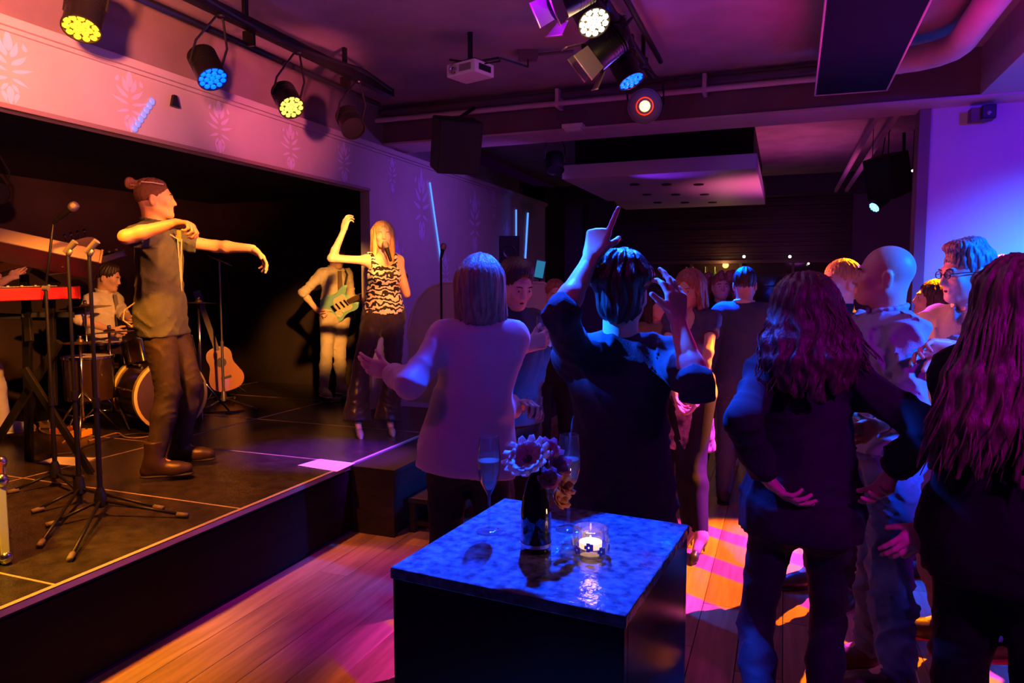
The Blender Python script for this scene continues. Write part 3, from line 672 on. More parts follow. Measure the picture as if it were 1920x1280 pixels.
def trousers(j, m, g=.010, taper=1.0, calf=1.0, flare=0, wr=None, vox=.011, top_=.07, name='trousers', endz=None):
    F = Field(); s = j['s']; up = j['up']; R_ = j['R']; fr = np.array([R_, np.cross(up, R_), up]); w = j['woman']; V = lambda *a: np.array(a)*s+g
    F.ell(j['pelvis'], V(.158, .112, .13) if not w else V(.165, .115, .13), fr, .06); F.cap(j['pelvis'], j['waist']*.6+j['pelvis']*.4, .115*s+g, .1*s+g, .04, flat=j['F'], fs=.8)
    for q in (1, -1): F.ell(j['pelvis']+R_*q*.07*s-fr[1]*.055*s-ZU*.05*s, V(.08, .07, .09) if w else V(.07, .055, .08), fr, .04)
    for sd in 'rl': leg_field(F, j, sd, g, taper, calf, flare)
    F.cut(j['pelvis']+up*top_*s, up); F.cut(vec(0, 0, j['z0']+.018), (0, 0, -1)) if flare else None
    return garment(j, name, F, m, vox, wr or wrinkle(.0045, 17, int(j['hc'][1]*100) % 89, .8))
def collar(j, m, open_=.3):
    s = j['s']; F = Field(); up = j['up']; nk = j['neck']; r = .068*s
    pts = [nk+up*(.022+.012*math.cos(a))*s+(-j['F']*math.cos(a)*r*1.0+j['R']*math.sin(a)*r) for a in np.linspace(-PI+open_, PI-open_, 15)]
    for a, b in zip(pts[:-1], pts[1:]): F.cap(a, b, .011*s, .011*s, .004, flat=nrm((a+b)/2-nk-up*np.dot((a+b)/2-nk, up)), fs=.5); F.cap(a+up*.015*s, b+up*.015*s, .009*s, .009*s, .01)
    return garment(j, 'collar', F, m, .006)
def hair(j, style, m, extra=None, vox=.0055, part_cut=True, amp=.0022, wave=0, name='hair'):
    F = Field(); P = j['P']; s = j['hs']; fr = j['hfr']; V = lambda *a: np.array(a)*s
    if style == 'shaved':
        F.ell(P(0, -.018, .034), V(.0765, .0965, .090), fr, .01); F.ell(P(0, .11, -.02), V(.09, .09, .085), fr, .01, sub=True); F.ell(P(0, .03, -.10), V(.12, .10, .06), fr, .01, sub=True)
    elif style == 'short':
        F.ell(P(0, -.022, .044), V(.086, .104, .090), fr, .01); F.ell(P(0, .008, .100), V(.060, .062, .030), fr, .03)
        F.ell(P(0, .118, .008), V(.085, .075, .078), fr, .012, sub=True); F.ell(P(0, .03, -.10), V(.12, .088, .085), fr, .012, sub=True)
    elif style == 'cap':    # swept back close hair
        F.ell(P(0, -.020, .038), V(.080, .099, .092), fr, .01); F.ell(P(0, .125, -.012), V(.085, .075, .078), fr, .012, sub=True); F.ell(P(0, .03, -.10), V(.12, .092, .085), fr, .012, sub=True)
    elif style in ('bob', 'long'):
        F.ell(P(0, -.020, .040), V(.090, .108, .094), fr, .01)
        L = -.15 if style == 'bob' else -.36
        for q in (1, -1):
            F.cap(P(q*.055, -.035, .02), P(q*.072, -.035, L), .052*s, .040*s, .03, clip=2); F.cap(P(q*.066, .015, .04), P(q*.084, .022, L+.01), .024*s, .022*s, .02, clip=2)
        F.cap(P(0, -.06, .02), P(0, -.07, L), .06*s, .05*s, .05, clip=2)
        F.ell(P(0, .135, -.015), V(.060, .088, .118), fr, .012, sub=True); F.ell(P(0, .05, -.22), V(.060, .068, .16), fr, .012, sub=True)
    if extra: extra(F, P, s)
    F.disp = strand(amp, j, wave=wave)
    return garment(j, name, F, m, vox)
def locks(j, m, n, root_fn, tip_fn, wave=.012, r=.006, seed=1, name='hair_strands', nseg=14, parent=None):
    """loose wavy strands as one stuff part"""
    rd = random.Random(seed); mb = MB()
    for i in range(n):
        t = (i+rd.random()*.8)/n; a = root_fn(t, rd); b = tip_fn(t, rd); ph = rd.random()*6; pts = []; ax = nrm(np.cross(b-a, ZU+.01)); fr_ = 9+rd.random()*8
        for k in range(nseg):
            u = k/(nseg-1); pts.append(a*(1-u)+b*u+ax*wave*math.sin(u*fr_+ph)*u**.4+nrm(j['F'])*wave*.7*math.cos(u*fr_*.8+ph)*u)
        mb.tube(pts, [r*(1-.75*(k/(nseg-1))**2) for k in range(nseg)], 5)
    o = mb.build(name, m, parent or j['root'], True, False); o['kind'] = 'stuff'; return o
# ================================================================= THE PEOPLE
m_black_fab = mat('black_fabric', (.006, .005, .008), .85, noise=.4, nscale=10, bump=.15, bscale=200)
m_black_wool = mat('black_wool', (.007, .006, .009), .95, noise=.3, nscale=30, bump=.2, bscale=260)
m_leather = mat('black_leather', (.03, .024, .02), .32, bump=.15, bscale=60)
m_brown_leather = mat('brown_leather', (.05, .028, .018), .4, bump=.15, bscale=60)
m_den = mat('blue_denim', (.10, .15, .32), .8, noise=.35, nscale=14, bump=.2, bscale=220)
m_den_d = mat('dark_denim', (.010, .012, .03), .75, noise=.35, nscale=14, bump=.2, bscale=220)
h_dark = hair_mat('hair_dark', (.02, .012, .008), (.05, .03, .02)); h_brown = hair_mat('hair_brown', (.09, .04, .02), (.2, .10, .05))
h_blond = hair_mat('hair_blond', (.62, .40, .18), (.38, .20, .08)); h_red = hair_mat('hair_auburn', (.45, .18, .10), (.22, .07, .04)); h_grey = hair_mat('hair_grey', (.32, .28, .27), (.12, .09, .08))
b_blond = mat('brow_blond', (.25, .14, .07), .7)
REL = (18, 22, 26, 30); FIST = (70, 75, 80, 80, 40); GRIP = (48, 52, 55, 58, 35); POINT = (2, 85, 90, 90, 60); CLAW = (38, 34, 36, 42, 10)
# ---- singer with the bun
j = skel(292, 374, 4.38, ZS, 72, head=86, hpitch=4, lean=(-.04, 0), stance=.12)
j['wrr'] = None
arm(j, 'r', (236, 444), (350, 412), hd=(.95, -.12, .1), hn=(.1, -1, .3), curl=(50, 55, 60, 60, 20))
arm(j, 'l', (412, 463), (474, 466), (False, False), hd=(.72, -.68, 0), hn=(-.5, -.7, .4), curl=(20, 22, 28, 34, 5))
leg(j, 'r', (320, 758), (288, 872), toe=(80, 0)); leg(j, 'l', (366, 742), (338, 838), toe=(75, 0), far=(False, True))
r = person(j, 'man with hair bun and grey-green shirt swinging both arms on stage', face=True, mouth=False, skin='tan')
m_shirt1 = mat('olive_shirt', (.062, .075, .075), .85, noise=.2, nscale=20, bump=.25, bscale=180)
top(j, m_shirt1, (.62, .62), hem=.15, g=.021, wr=wrinkle(.007, 13, 5), hemw=.97); collar(j, m_shirt1)
trousers(j, mat('brown_trousers', (.032, .022, .02), .7, noise=.3, nscale=12, bump=.2, bscale=150), g=.012, taper=1.02, wr=wrinkle(.005, 17, 8, .9))
for sd in 'rl': shoe(j, sd, 'boot', m_brown_leather, r)
hair(j, 'shaved', mat('stubble_hair', (.13, .06, .03), .8, noise=.3, nscale=60, bump=.2, bscale=300), amp=.0004)
P = j['P']
F = Field(); F.ell(P(0, -.125, .10), np.array([.034, .032, .036]), j['hfr'], .01); F.ell(P(.006, -.118, .082), np.array([.04, .03, .02]), j['hfr'], .02); F.ell(P(0, -.02, .078), np.array([.062, .090, .052]), j['hfr'], .02); F.ell(P(0, .11, .04), np.array([.08, .052, .07]), j['hfr'], .01, sub=True); F.disp = strand(.0022, j)
garment(j, 'hair_bun', F, h_brown, .005)
mb = MB(); mb.tube([P(.071, .055, .078), P(.084, .0, .088), P(.074, -.06, .095)], .0035, 6); mb.tube([P(-.071, .055, .078), P(-.084, .0, .088), P(-.074, -.06, .095)], .0035, 6); mb.build('hairband', mat('hairband', (.6, .5, .42), .5), r, True)
F = Field(); F.ell(P(0, .06, -.085), np.array([.048, .045, .036]), j['hfr'], .01); F.ell(P(0, .11, -.062), np.array([.022, .03, .008]), j['hfr'], .004, sub=True)
s_ = j['s']; c0 = j['chest']+j['F']*.13
MB().tube([j['neck']+j['R']*.06+j['F']*.03, c0+ZU*.12+j['R']*.05, c0+j['R']*.035, c0-ZU*.16+j['R']*.01, c0-ZU*.3], .0042, 6).tube([j['neck']-j['R']*.06+j['F']*.03, c0+ZU*.12-j['R']*.03, c0+j['R']*.0, c0-ZU*.14], .0042, 6).build('earphone_cable', mat('cable_pale', (.5, .42, .32), .5), r, True)
q = c0+ZU*.14+j['R']*.02; MB().obox(q, j['R'], j['F'], ZU, (.02, .008, .035), .003).build('sunglasses', mat('lens_yellow', (.4, .32, .05), .2), r)
pb = j['pelvis']-j['F']*.10+j['R']*.12; MB().tube([pb+ZU*.06, pb-j['F']*.07+ZU*.01, pb-j['F']*.08-ZU*.05, pb-j['F']*.02-ZU*.10], .0045, 6).build('belt_cable', mat('cable_pale', (.5, .42, .32)), r, True)
# ---- singer in the zebra top
j = skel(718, 441, 5.6, ZS+.055, 14, head=6, woman=True, lean=(0, 0), stance=.14)
j['z0'] = ZS
arm(j, 'r', (612, 484), (648, 425), (False, True), hd=(.25, .97, 0), hn=(.6, 0, -.8), curl=(25, 30, 35, 40, 20))
arm(j, 'l', (763, 552), (739, 490), (False, False), hd=(-.75, .6, .1), hn=(-.6, -.4, .6), curl=(60, 62, 64, 66, 45))
leg(j, 'r', (676, 692), (668, 786), toe=(5, -.02)); leg(j, 'l', (737, 690), (728, 778), toe=(35, -.02), far=(False, True))
for sd in 'rl': j['an'+sd][2] = max(j['an'+sd][2], ZS+.135)
for sd in 'rl':
    j['toe'+sd] = j['an'+sd].copy()+nrm(j['F'])*.12; j['toe'+sd][2] = ZS+.026
r = person(j, 'blonde woman in zebra-print top and black satin flares singing on stage', lips=True, brow=b_blond, closed=True)
mz = mat('zebra_print', (.01, .01, .012), .6); nt = mz.node_tree; wv = nt.nodes.new('ShaderNodeTexWave'); wv.bands_direction = 'Z'; wv.inputs['Scale'].default_value = 8; wv.inputs['Distortion'].default_value = 9; wv.inputs['Detail'].default_value = 2; wv.inputs['Detail Scale'].default_value = 2.2
tc = nt.nodes.new('ShaderNodeTexCoord'); cr = nt.nodes.new('ShaderNodeValToRGB'); cr.color_ramp.interpolation = 'CONSTANT'; cr.color_ramp.elements[0].color = (.008, .008, .01, 1); cr.color_ramp.elements[1].color = (.8, .76, .72, 1); cr.color_ramp.elements[1].position = .52
nt.links.new(tc.outputs['Object'], wv.inputs[0]); nt.links.new(wv.outputs[1], cr.inputs[0]); nt.links.new(cr.outputs[0], nt.nodes['Principled BSDF'].inputs[0])
F = Field(); torso_field(F, j, .013); F.cap(j['waist'], j['pelvis']-ZU*.06, .135, .155, .05, flat=j['F'], fs=.75, clip=2); F.cut(j['pelvis']-ZU*.015, -ZU); s_ = j['s']
F.ell(j['neck']+ZU*.02+j['F']*.07, [.085, .09, .125], np.array([j['R'], j['F'], ZU]), .01, sub=True); F.ell(j['neck']+ZU*.03-j['F']*.07, [.09, .07, .10], np.array([j['R'], j['F'], ZU]), .01, sub=True)
for q in 'rl': F.ell(j['sh'+q]+j['R']*(.022 if q == 'r' else -.022)-ZU*.01, [.052, .12, .085], np.array([j['R'], j['F'], ZU]), .01, sub=True)
garment(j, 'tank_top', F, mz, .009, wrinkle(.004, 18, 3))
m_satin = mat('black_satin', (.05, .035, .03), .30, noise=.3, nscale=6, sheen=.3)
trousers(j, m_satin, g=.014, taper=1.0, flare=.055, wr=wrinkle(.005, 17, 4, .8), top_=.05)
for sd in 'rl': shoe(j, sd, 'heel', mat('cream_shoe', (.35, .25, .2), .35), r)
hair(j, 'long', h_blond, extra=None)
j_sing = j
# ---- guitarist
j = skel(633, 482, 7.3, ZS, 24, head=38, hpitch=-22, lean=(.02, 0))
arm(j, 'r', (562, 556), (596, 584), (False, False), hd=(.9, -.1, .1), hn=(0, -.3, 1), curl=GRIP)
arm(j, 'l', (660, 562), (668, 572), (False, False), hd=(.4, .4, .2), hn=(-.5, .3, 1), curl=GRIP)
leg(j, 'r', (612, 675), (607, 728), toe=(20, 0)); leg(j, 'l', (636, 676), (640, 724), toe=(50, 0))
r = person(j, 'guitarist in a beige shirt and tie playing a mint green electric guitar', brow=mat('brow_dark'), hvox=.006)
m_beige = mat('beige_shirt', (.56, .48, .38), .8, noise=.12, nscale=30, bump=.15, bscale=200); m_khaki = mat('khaki_trousers', (.50, .42, .32), .8, noise=.15, nscale=10)
top(j, m_beige, (1.15, 1.25), hem=-.02, wr=wrinkle(.007, 17, 2)); collar(j, m_beige, .5); trousers(j, m_khaki, wr=wrinkle(.004, 17, 6, 1)); hair(j, 'short', h_brown)
for sd in 'rl': shoe(j, sd, 'sneaker', mat('grey_canvas', (.4, .36, .3), .7), r)
tb = j['neck']+j['F']*.10; MB().prism([tb-ZU*.01-j['R']*.02+j['F']*.02, tb-ZU*.01+j['R']*.02+j['F']*.02, tb-ZU*.34+j['R']*.032+j['F']*.04, tb-ZU*.38+j['F']*.04, tb-ZU*.34-j['R']*.032+j['F']*.04], j['F']*.008).build('tie', mat('brown_tie', (.13, .09, .06), .6), r)
MB().tube([j['shl']*.7+j['neck']*.3+ZU*.06, j['shl']*.6+j['neck']*.4+j['F']*.12-ZU*.02, j['chest']+j['F']*.14-j['R']*.03-ZU*.05, j['waist']+j['F']*.15], .012, 6).build('guitar_strap', m_leather, r, True)
j_git = j
# ---- drummer
j = skel(204, 520, 6.55, ZS, 52, head=66, hpitch=-14, H=1.78, lean=(.06, .0))
j['z0'] = ZS
for sd, q in (('r', 1), ('l', -1)):
    j['kn'+sd] = j['hip'+sd]+nrm(j['F']+j['R']*q*.35)*.42+ZU*.02; j['an'+sd] = j['kn'+sd]+j['F']*.04; j['an'+sd][2] = ZS+.085; j['toe'+sd] = j['an'+sd]+j['F']*.17-ZU*.055
arm(j, 'r', (148, 598), (205, 618), (False, False), curl=GRIP); arm(j, 'l', (232, 590), (248, 602), (False, False), curl=GRIP)
r = person(j, 'dark-haired drummer in a white shirt and grey tie seated behind the drum kit', mouth=True, hvox=.006)
m_wshirt = mat('white_shirt', (.72, .68, .62), .75, noise=.06, nscale=20, bump=.1, bscale=160)
top(j, m_wshirt, (1.2, 1.2), hem=.02, wr=wrinkle(.006, 16, 9)); collar(j, m_wshirt, .5); trousers(j, m_khaki); hair(j, 'short', h_dark, amp=.003)
for sd in 'rl': shoe(j, sd, 'shoe', m_leather, r)
tb = j['neck']+j['F']*.11; MB().prism([tb-j['R']*.018, tb+j['R']*.018, tb-ZU*.36+j['R']*.034+j['F']*.04, tb-ZU*.41+j['F']*.04, tb-ZU*.36-j['R']*.034+j['F']*.04], j['F']*.008).build('tie', mat('grey_tie', (.25, .22, .2), .6), r)
j_dr = j
# ---- keyboard player at the frame edge
j = skel(-70, 425, 5.25, ZS, 75, head=60, hpitch=-15)
leg(j, 'r', (-12, 700), (8, 808), toe=(80, 0)); leg(j, 'l', (-30, 690), (-60, 795), toe=(70, 0), far=(True, True))
arm(j, 'r', (-70, 540), (-20, 520), (False, True)); arm(j, 'l', (-20, 540), (20, 520), (True, True))
r = person(j, 'keyboard player at the left edge in cream trousers and cream sneakers', hvox=.007)
top(j, m_wshirt, (1.2, 1.2), hem=.03); trousers(j, mat('cream_trousers', (.72, .62, .48), .8), g=.016, wr=wrinkle(.005, 16, 4, 1)); hair(j, 'short', h_brown)
for sd in 'rl': shoe(j, sd, 'sneaker', mat('cream_canvas', (.75, .68, .55), .7), r)

# ================================================================= crowd
# ---- woman in the blouse
j = skel(903, 533, 2.85, 0, 172, head=166, woman=True, lean=(0, .10), hpitch=6)
arm(j, 'l', (768, 722), (738, 700), (False, True), hd=(-.9, .25, .1), hn=(.1, .2, -1), curl=REL)
arm(j, 'r', (922, 778), (962, 762), (False, True), hd=(.75, .28, .5), hn=(-.3, -.9, .2), curl=(35, 40, 45, 50, 20))
r = person(j, 'woman with a straight blonde bob and loose pale blouse seen from behind at the table', handvox=.004, vox=.01)
m_blouse = mat('silk_blouse', (.5, .36, .5), .5, noise=.06, nscale=6, sheen=.4)
top(j, m_blouse, (1.97, 1.97), hem=.10, g=.022, full=1.06, wr=wrinkle(.006, 9, 21, .25), taper=.006, hemw=1.06)
trousers(j, m_black_fab, taper=.95)
for sd in 'rl': shoe(j, sd, 'shoe', m_leather, r)
hair(j, 'bob', mat('hair_ash', (.30, .20, .16), .42, col2=(.14, .08, .06), nscale=90, nstretch=(1, 1, .1), bump=.5, bscale=130, bstretch=(1, 1, .1)), extra=lambda F, P, s: F.ell(P(0, -.055, -.04), np.array([.088, .075, .13]), j['hfr'], .03))
j_p1 = j
# ---- dark-haired man behind her
j = skel(968, 533, 3.6, 0, 35, head=30, hpitch=-24)
arm(j, 'l', (1002, 730), (1024, 648), (False, True), hd=(.25, .95, 0), hn=(.2, 0, -1), curl=(14, 10, 14, 22, 10))
arm(j, 'r', (930, 690), (985, 650), (False, False), hd=(.8, .3, .1), hn=(0, .3, -1), curl=GRIP)
r = person(j, 'man in a dark open-collared jacket looking down with one hand raised beyond the blouse woman', mouth=True)
top(j, mat('violet_shirt', (.035, .03, .06), .8, bump=.2, bscale=150), (1.3, 1.9), hem=.08); collar(j, m_black_fab, .4); trousers(j, m_black_fab); hair(j, 'short', h_dark)
for sd in 'rl': shoe(j, sd, 'shoe', m_leather, r)
j_p2 = j
# ---- small face with swept fair hair
j = skel(1041, 552, 5.7, 0, 12, head=8, hpitch=-6, woman=True)
r = person(j, 'short-haired reddish blonde woman far back between the raised arms', lips=True, hvox=.006, brow=b_blond)
top(j, m_black_fab, (2, 2), hem=.08); trousers(j, m_black_fab); hair(j, 'short', h_red)
# ---- man in the black sweater
j = skel(1166, 548, 2.32, 0, 176, head=172, hpitch=2)
arm(j, 'l', (1052, 588), (1108, 486), (False, True), hd=(.28, .95, 0), hn=(.55, .05, -1), curl=(3, 78, 84, 88, 55))
arm(j, 'r', (1306, 722), (1272, 606), (False, True), hd=(-.10, 1, 0), hn=(-.5, .1, -.9), curl=(28, 18, 24, 36, 0))
r = person(j, 'dark-haired man in a black sweater seen from behind pointing one finger at the ceiling', handvox=.004, vox=.01)
m_sweat = mat('black_sweater', (.03, .03, .042), .9, noise=.3, nscale=30, bump=.2, bscale=240)
top(j, m_sweat, (1.12, 1.15), hem=.16, g=.016, full=1.02, ra=.046, wr=wrinkle(.009, 14, 12), name='sweater'); trousers(j, m_den_d)
for sd in 'rl': shoe(j, sd, 'shoe', m_leather, r)
hair(j, 'short', h_dark, amp=.004, wave=1.5, extra=lambda F, P, s: [F.ell(P(*q), np.array([.05, .05, .04]), j['hfr'], .02) for q in ((.03, -.05, .095), (-.04, -.02, .10), (.06, -.06, .06), (-.05, -.08, .05), (0, .03, .105))]+[F.ell(P(0, -.06, -.03), np.array([.072, .065, .07]), j['hfr'], .03)])
j_p4 = j
# ---- woman in the patterned skirt
j = skel(1292, 540, 4.55, .0, -20, head=-25, hpitch=-16, woman=True, stance=.06)
arm(j, 'l', (1328, 660), (1306, 755), (False, False), curl=REL); arm(j, 'r', (1250, 660), (1268, 740), (False, False), curl=REL)
leg(j, 'r', (1284, 868), (1292, 960)); leg(j, 'l', (1306, 868), (1316, 962))
for sd in 'rl':
    j['an'+sd][2] = .12; j['toe'+sd] = j['an'+sd]+nrm(j['F'])*.13; j['toe'+sd][2] = .028
r = person(j, 'fair-haired woman in a wrap dress with patterned skirt and high heels', lips=True, brow=b_blond, hvox=.006)
m_dress = mat('dark_dress', (.09, .06, .14), .6, noise=.3, nscale=9)
F = Field(); torso_field(F, j, .013); s_ = j['s']
for sd in 'rl': sleeves(F, j, sd, .012, .5)
F.cut(j['waist']-ZU*.02, -ZU); F.ell(j['neck']+j['F']*.10-ZU*.02, [.05, .06, .12], np.array([j['R'], j['F'], ZU]), .01, sub=True)
garment(j, 'dress_top', F, m_dress, .011, wrinkle(.005, 18, 3))
F = Field(); F.cap(j['waist'], j['pelvis']-ZU*.42*s_, .115*s_+.012, .175*s_, .03, flat=j['F'], fs=.75, clip=2); F.ell(j['pelvis'], [.165*s_, .125*s_, .15], np.array([j['R'], j['F'], ZU]), .06); F.cut(j['waist']-ZU*.015, ZU)
garment(j, 'skirt', F, mat('floral_skirt', (.05, .03, .05), .6, col2=(.65, .35, .40), nscale=17), .011, wrinkle(.008, 14, 4, .3))
F = Field(); F.cap(j['waist']-ZU*.03, j['waist']-ZU*.0, .122*s_, .120*s_, .01, flat=j['F'], fs=.80, clip=3); garment(j, 'belt', F, mat('belt_gold', (.5, .35, .2), .35, metal=.6), .007)
F = Field()
for sd in 'rl': leg_field(F, j, sd, .004)
F.cut(j['hipr']+ZU*.0, ZU); garment(j, 'stockings', F, m_black_fab, .011)
for sd in 'rl': shoe(j, sd, 'heel', m_leather, r)
hair(j, 'bob', h_red, wave=.6)
# ---- man in the suit
j = skel(1397, 533, 5.15, 0, 168, head=174, hpitch=0)
armrel(j, 'l', (.25, -1, -.05), (.05, -1, .35)); armrel(j, 'r', (.25, -1, -.05), (.05, -1, .35))
r = person(j, 'man in a dark blue suit seen from behind mid-crowd')
m_suit = mat('blue_suit', (.05, .07, .16), .75, noise=.2, nscale=12, bump=.15, bscale=220)
top(j, m_suit, (1.95, 1.95), hem=.16, g=.024, ra=.058, full=1.02, name='jacket', wr=wrinkle(.004, 12, 4)); collar(j, m_wshirt, .6); trousers(j, m_suit, g=.016)
for sd in 'rl': shoe(j, sd, 'shoe', m_leather, r)
hair(j, 'cap', h_dark)
# ---- long-haired woman in the blazer
j = skel(1508, 588, 2.3, 0, 182, head=190, woman=True, hpitch=-4, stance=.15, lean=(.0, .0), htilt=-4)
s_ = j['s']
arm(j, 'l', (1392, 790), (1436, 896), (False, True), hd=(.55, -.55, .6), hn=(.8, .3, .3), curl=REL); arm(j, 'r', (1742, 800), (1668, 890), (False, True), hd=(-.55, -.55, .6), hn=(-.8, .3, .3), curl=REL)
leg(j, 'l', (1416, 1170), (1428, 1385), far=(True, False), toe=(200, 0)); leg(j, 'r', (1552, 1170), (1536, 1385), far=(True, False), toe=(165, 0))
j['legt'] = .84; j['legc'] = .86
r = person(j, 'woman with long wavy hair, black blazer and hands on hips', handvox=.004, vox=.01)
m_blazer = mat('black_blazer', (.016, .014, .026), .85, noise=.25, nscale=16, bump=.15, bscale=220)
top(j, m_blazer, (1.9, 1.9), hem=.11, g=.020, ra=.050, full=1.03, name='blazer', wr=wrinkle(.009, 13, 17), hemw=1.0, taper=.010)
trousers(j, mat('skinny_jeans', (.012, .011, .024), .75, noise=.3, nscale=14, bump=.2, bscale=220), g=.009, taper=.86, calf=.88, wr=wrinkle(.004, 18, 31, 1.1)); s_ = j['s']
for sd in 'rl': shoe(j, sd, 'boot', m_leather, r)
def wavy(F, P, s):
    F.ell(P(0, -.03, .035), np.array([.105, .118, .105]), j['hfr'], .02)
    rd = random.Random(5)
    for i in range(20):
        a = math.radians(-100+200*i/19); x0 = .075*math.sin(a); y0_ = -.03-.075*math.cos(a); L = .21+.06*math.cos(a)+rd.random()*.03
        pts = [P(x0*1.0, y0_, .05), P(x0*1.35, y0_*1.2, -.04), P(x0*1.6+.02*math.sin(i*2.1), y0_-.055, -.10), P(x0*1.75+.012*math.sin(i*2.1+2), y0_-.085, -.16), P(x0*1.5+.015*math.sin(i*2.1+4), y0_-.085, -L)]
        for q in range(4): F.cap(pts[q], pts[q+1], (.030, .032, .028, .022)[q], (.032, .028, .022, .008)[q], .014)
m_wavy = hair_mat('hair_wavy', (.10, .055, .05), (.03, .015, .014), (1, 1, .3))
hair(j, 'cap', m_wavy, extra=wavy, amp=.0035, wave=2.2)
P = j['P']
locks(j, m_wavy, 70, lambda t, rd: P(.085*math.sin((t-.5)*3.6), -.03-.1*math.cos((t-.5)*3.6), .06+rd.random()*.03), lambda t, rd: P(.19*math.sin((t-.5)*3.0)*(.8+rd.random()*.4), -.11-.07*math.cos((t-.5)*3.6)-rd.random()*.03, -.13-.15*rd.random()), .014, .0055, 3)
F = Field(); bp = j['pelvis']-ZU*.17*s_
j_p7 = j
# ---- bald man
j = skel(1657, 517, 2.85, 0, -62, head=-88, hpitch=3, lean=(.0, .0), stance=.16)
arm(j, 'l', (1704, 770), (1640, 800), (False, False), curl=REL); arm(j, 'r', (1600, 760), (1560, 800), (True, True), curl=REL)
leg(j, 'l', (1668, 1075), (1682, 1262), toe=(-70, 0), far=(False, False)); leg(j, 'r', (1650, 1060), (1628, 1215), toe=(-80, 0.0), far=(True, True))
r = person(j, 'bald man in profile wearing a pale shirt and blue jeans', hvox=.0045, vox=.01, skin='tan')
m_pshirt = mat('pale_blue_shirt', (.26, .30, .40), .7, noise=.1, nscale=9, bump=.15, bscale=150)
top(j, m_pshirt, (1.8, 1.8), hem=.03, g=.018, full=1.04, wr=wrinkle(.013, 14, 7)); collar(j, m_pshirt, .35); trousers(j, m_den, g=.018, wr=wrinkle(.010, 16, 11, 1.2))
F = Field(); F.cap(j['pelvis']+ZU*.05, j['pelvis']+ZU*.085, .172, .170, .01, flat=j['F'], fs=.74, clip=3); garment(j, 'belt', F, m_leather, .008)
for sd in 'rl': shoe(j, sd, 'shoe', m_brown_leather, r)
# ---- blonde woman in the roll-neck
j = skel(1574, 530, 3.6, 0, -40, head=-52, hpitch=4, woman=True)
r = person(j, 'blonde woman in dark roll-neck with orange-lit face beside the bald man', lips=True, brow=b_blond)
top(j, m_black_wool, (2, 2), hem=.08, name='jumper'); trousers(j, m_black_fab)
F = Field(); F.cap(j['neck']-ZU*.01, j['neck']+ZU*.06, .066, .060, .01, clip=3); garment(j, 'roll_neck', F, m_black_wool, .008)
hair(j, 'cap', h_blond, extra=lambda F, P, s: F.ell(P(0, -.08, -.02), np.array([.05, .06, .06]), j['hfr'], .03))
for sd in 'rl': shoe(j, sd, 'shoe', m_leather, r)
# ---- man with glasses
j = skel(1812, 512, 3.0, 0, -40, head=-58, hpitch=-6, stance=.14)
arm(j, 'l', (1858, 676), (1782, 650), (False, False), hd=(-1, -.05, .1), hn=(-.1, -.5, .8), curl=REL); arm(j, 'r', (1760, 700), (1720, 690), (True, True), curl=REL)
leg(j, 'r', (1745, 1040), (1778, 1165), toe=(-80, 0), far=(False, True)); leg(j, 'l', (1830, 1050), (1860, 1190), toe=(-60, 0))
r = person(j, 'grey-haired smiling man with glasses and a rumpled grey jersey against the blue wall', hvox=.0045, vox=.01, mouth=True)
m_jersey = mat('grey_jersey', (.24, .22, .21), .85, noise=.2, nscale=20, bump=.3, bscale=160)
top(j, m_jersey, (1.9, 1.9), hem=.08, g=.022, full=1.04, ra=.055, wr=wrinkle(.010, 16, 13), name='jersey', taper=.008); collar(j, m_wshirt, .4); trousers(j, mat('dark_violet_trousers', (.10, .08, .14), .75), g=.016)
for sd in 'rl': shoe(j, sd, 'redsole', m_brown_leather, r)
hair(j, 'cap', h_grey, amp=.0028, wave=1.5, extra=lambda F, P, s: [F.ell(P(*q), np.array([.045, .045, .026]), j['hfr'], .025) for q in ((.03, .025, .112), (-.03, .03, .112), (0, -.03, .122), (.05, -.05, .09))])
P = j['P']; mb = MB()
for q in (1, -1):
    mb.tube([P(q*.031+.021*math.cos(a), .096, .002+.015*math.sin(a)) for a in np.linspace(0, 2*PI, 15)], .0022, 6); mb.tube([P(q*.053, .094, .005), P(q*.074, .05, .006), P(q*.080, -.01, .002)], .002, 6)
mb.tube([P(-.010, .098, .004), P(.010, .098, .004)], .002, 6); g_ = mb.build('glasses', m_metal_d, r, True)
# ---- woman in profile
j = skel(1749, 562, 4.0, 0, -60, head=-78, hpitch=10, woman=True)
r = person(j, 'dark-haired young woman in profile between the bald man and the man with glasses', lips=True)
top(j, mat('lilac_top', (.34, .26, .42), .7), (1.5, 1.5), hem=.08); trousers(j, m_den_d); hair(j, 'long', h_dark, wave=1)
for sd in 'rl': shoe(j, sd, 'shoe', m_leather, r)
# ---- dark head at the right
j = skel(1880, 528, 3.75, 0, 150, head=150)
r = person(j, 'dark-haired man mostly hidden behind the man with glasses at the right edge')
top(j, m_black_fab, (2, 2), hem=.1); trousers(j, m_black_fab); hair(j, 'short', h_dark, amp=.004)
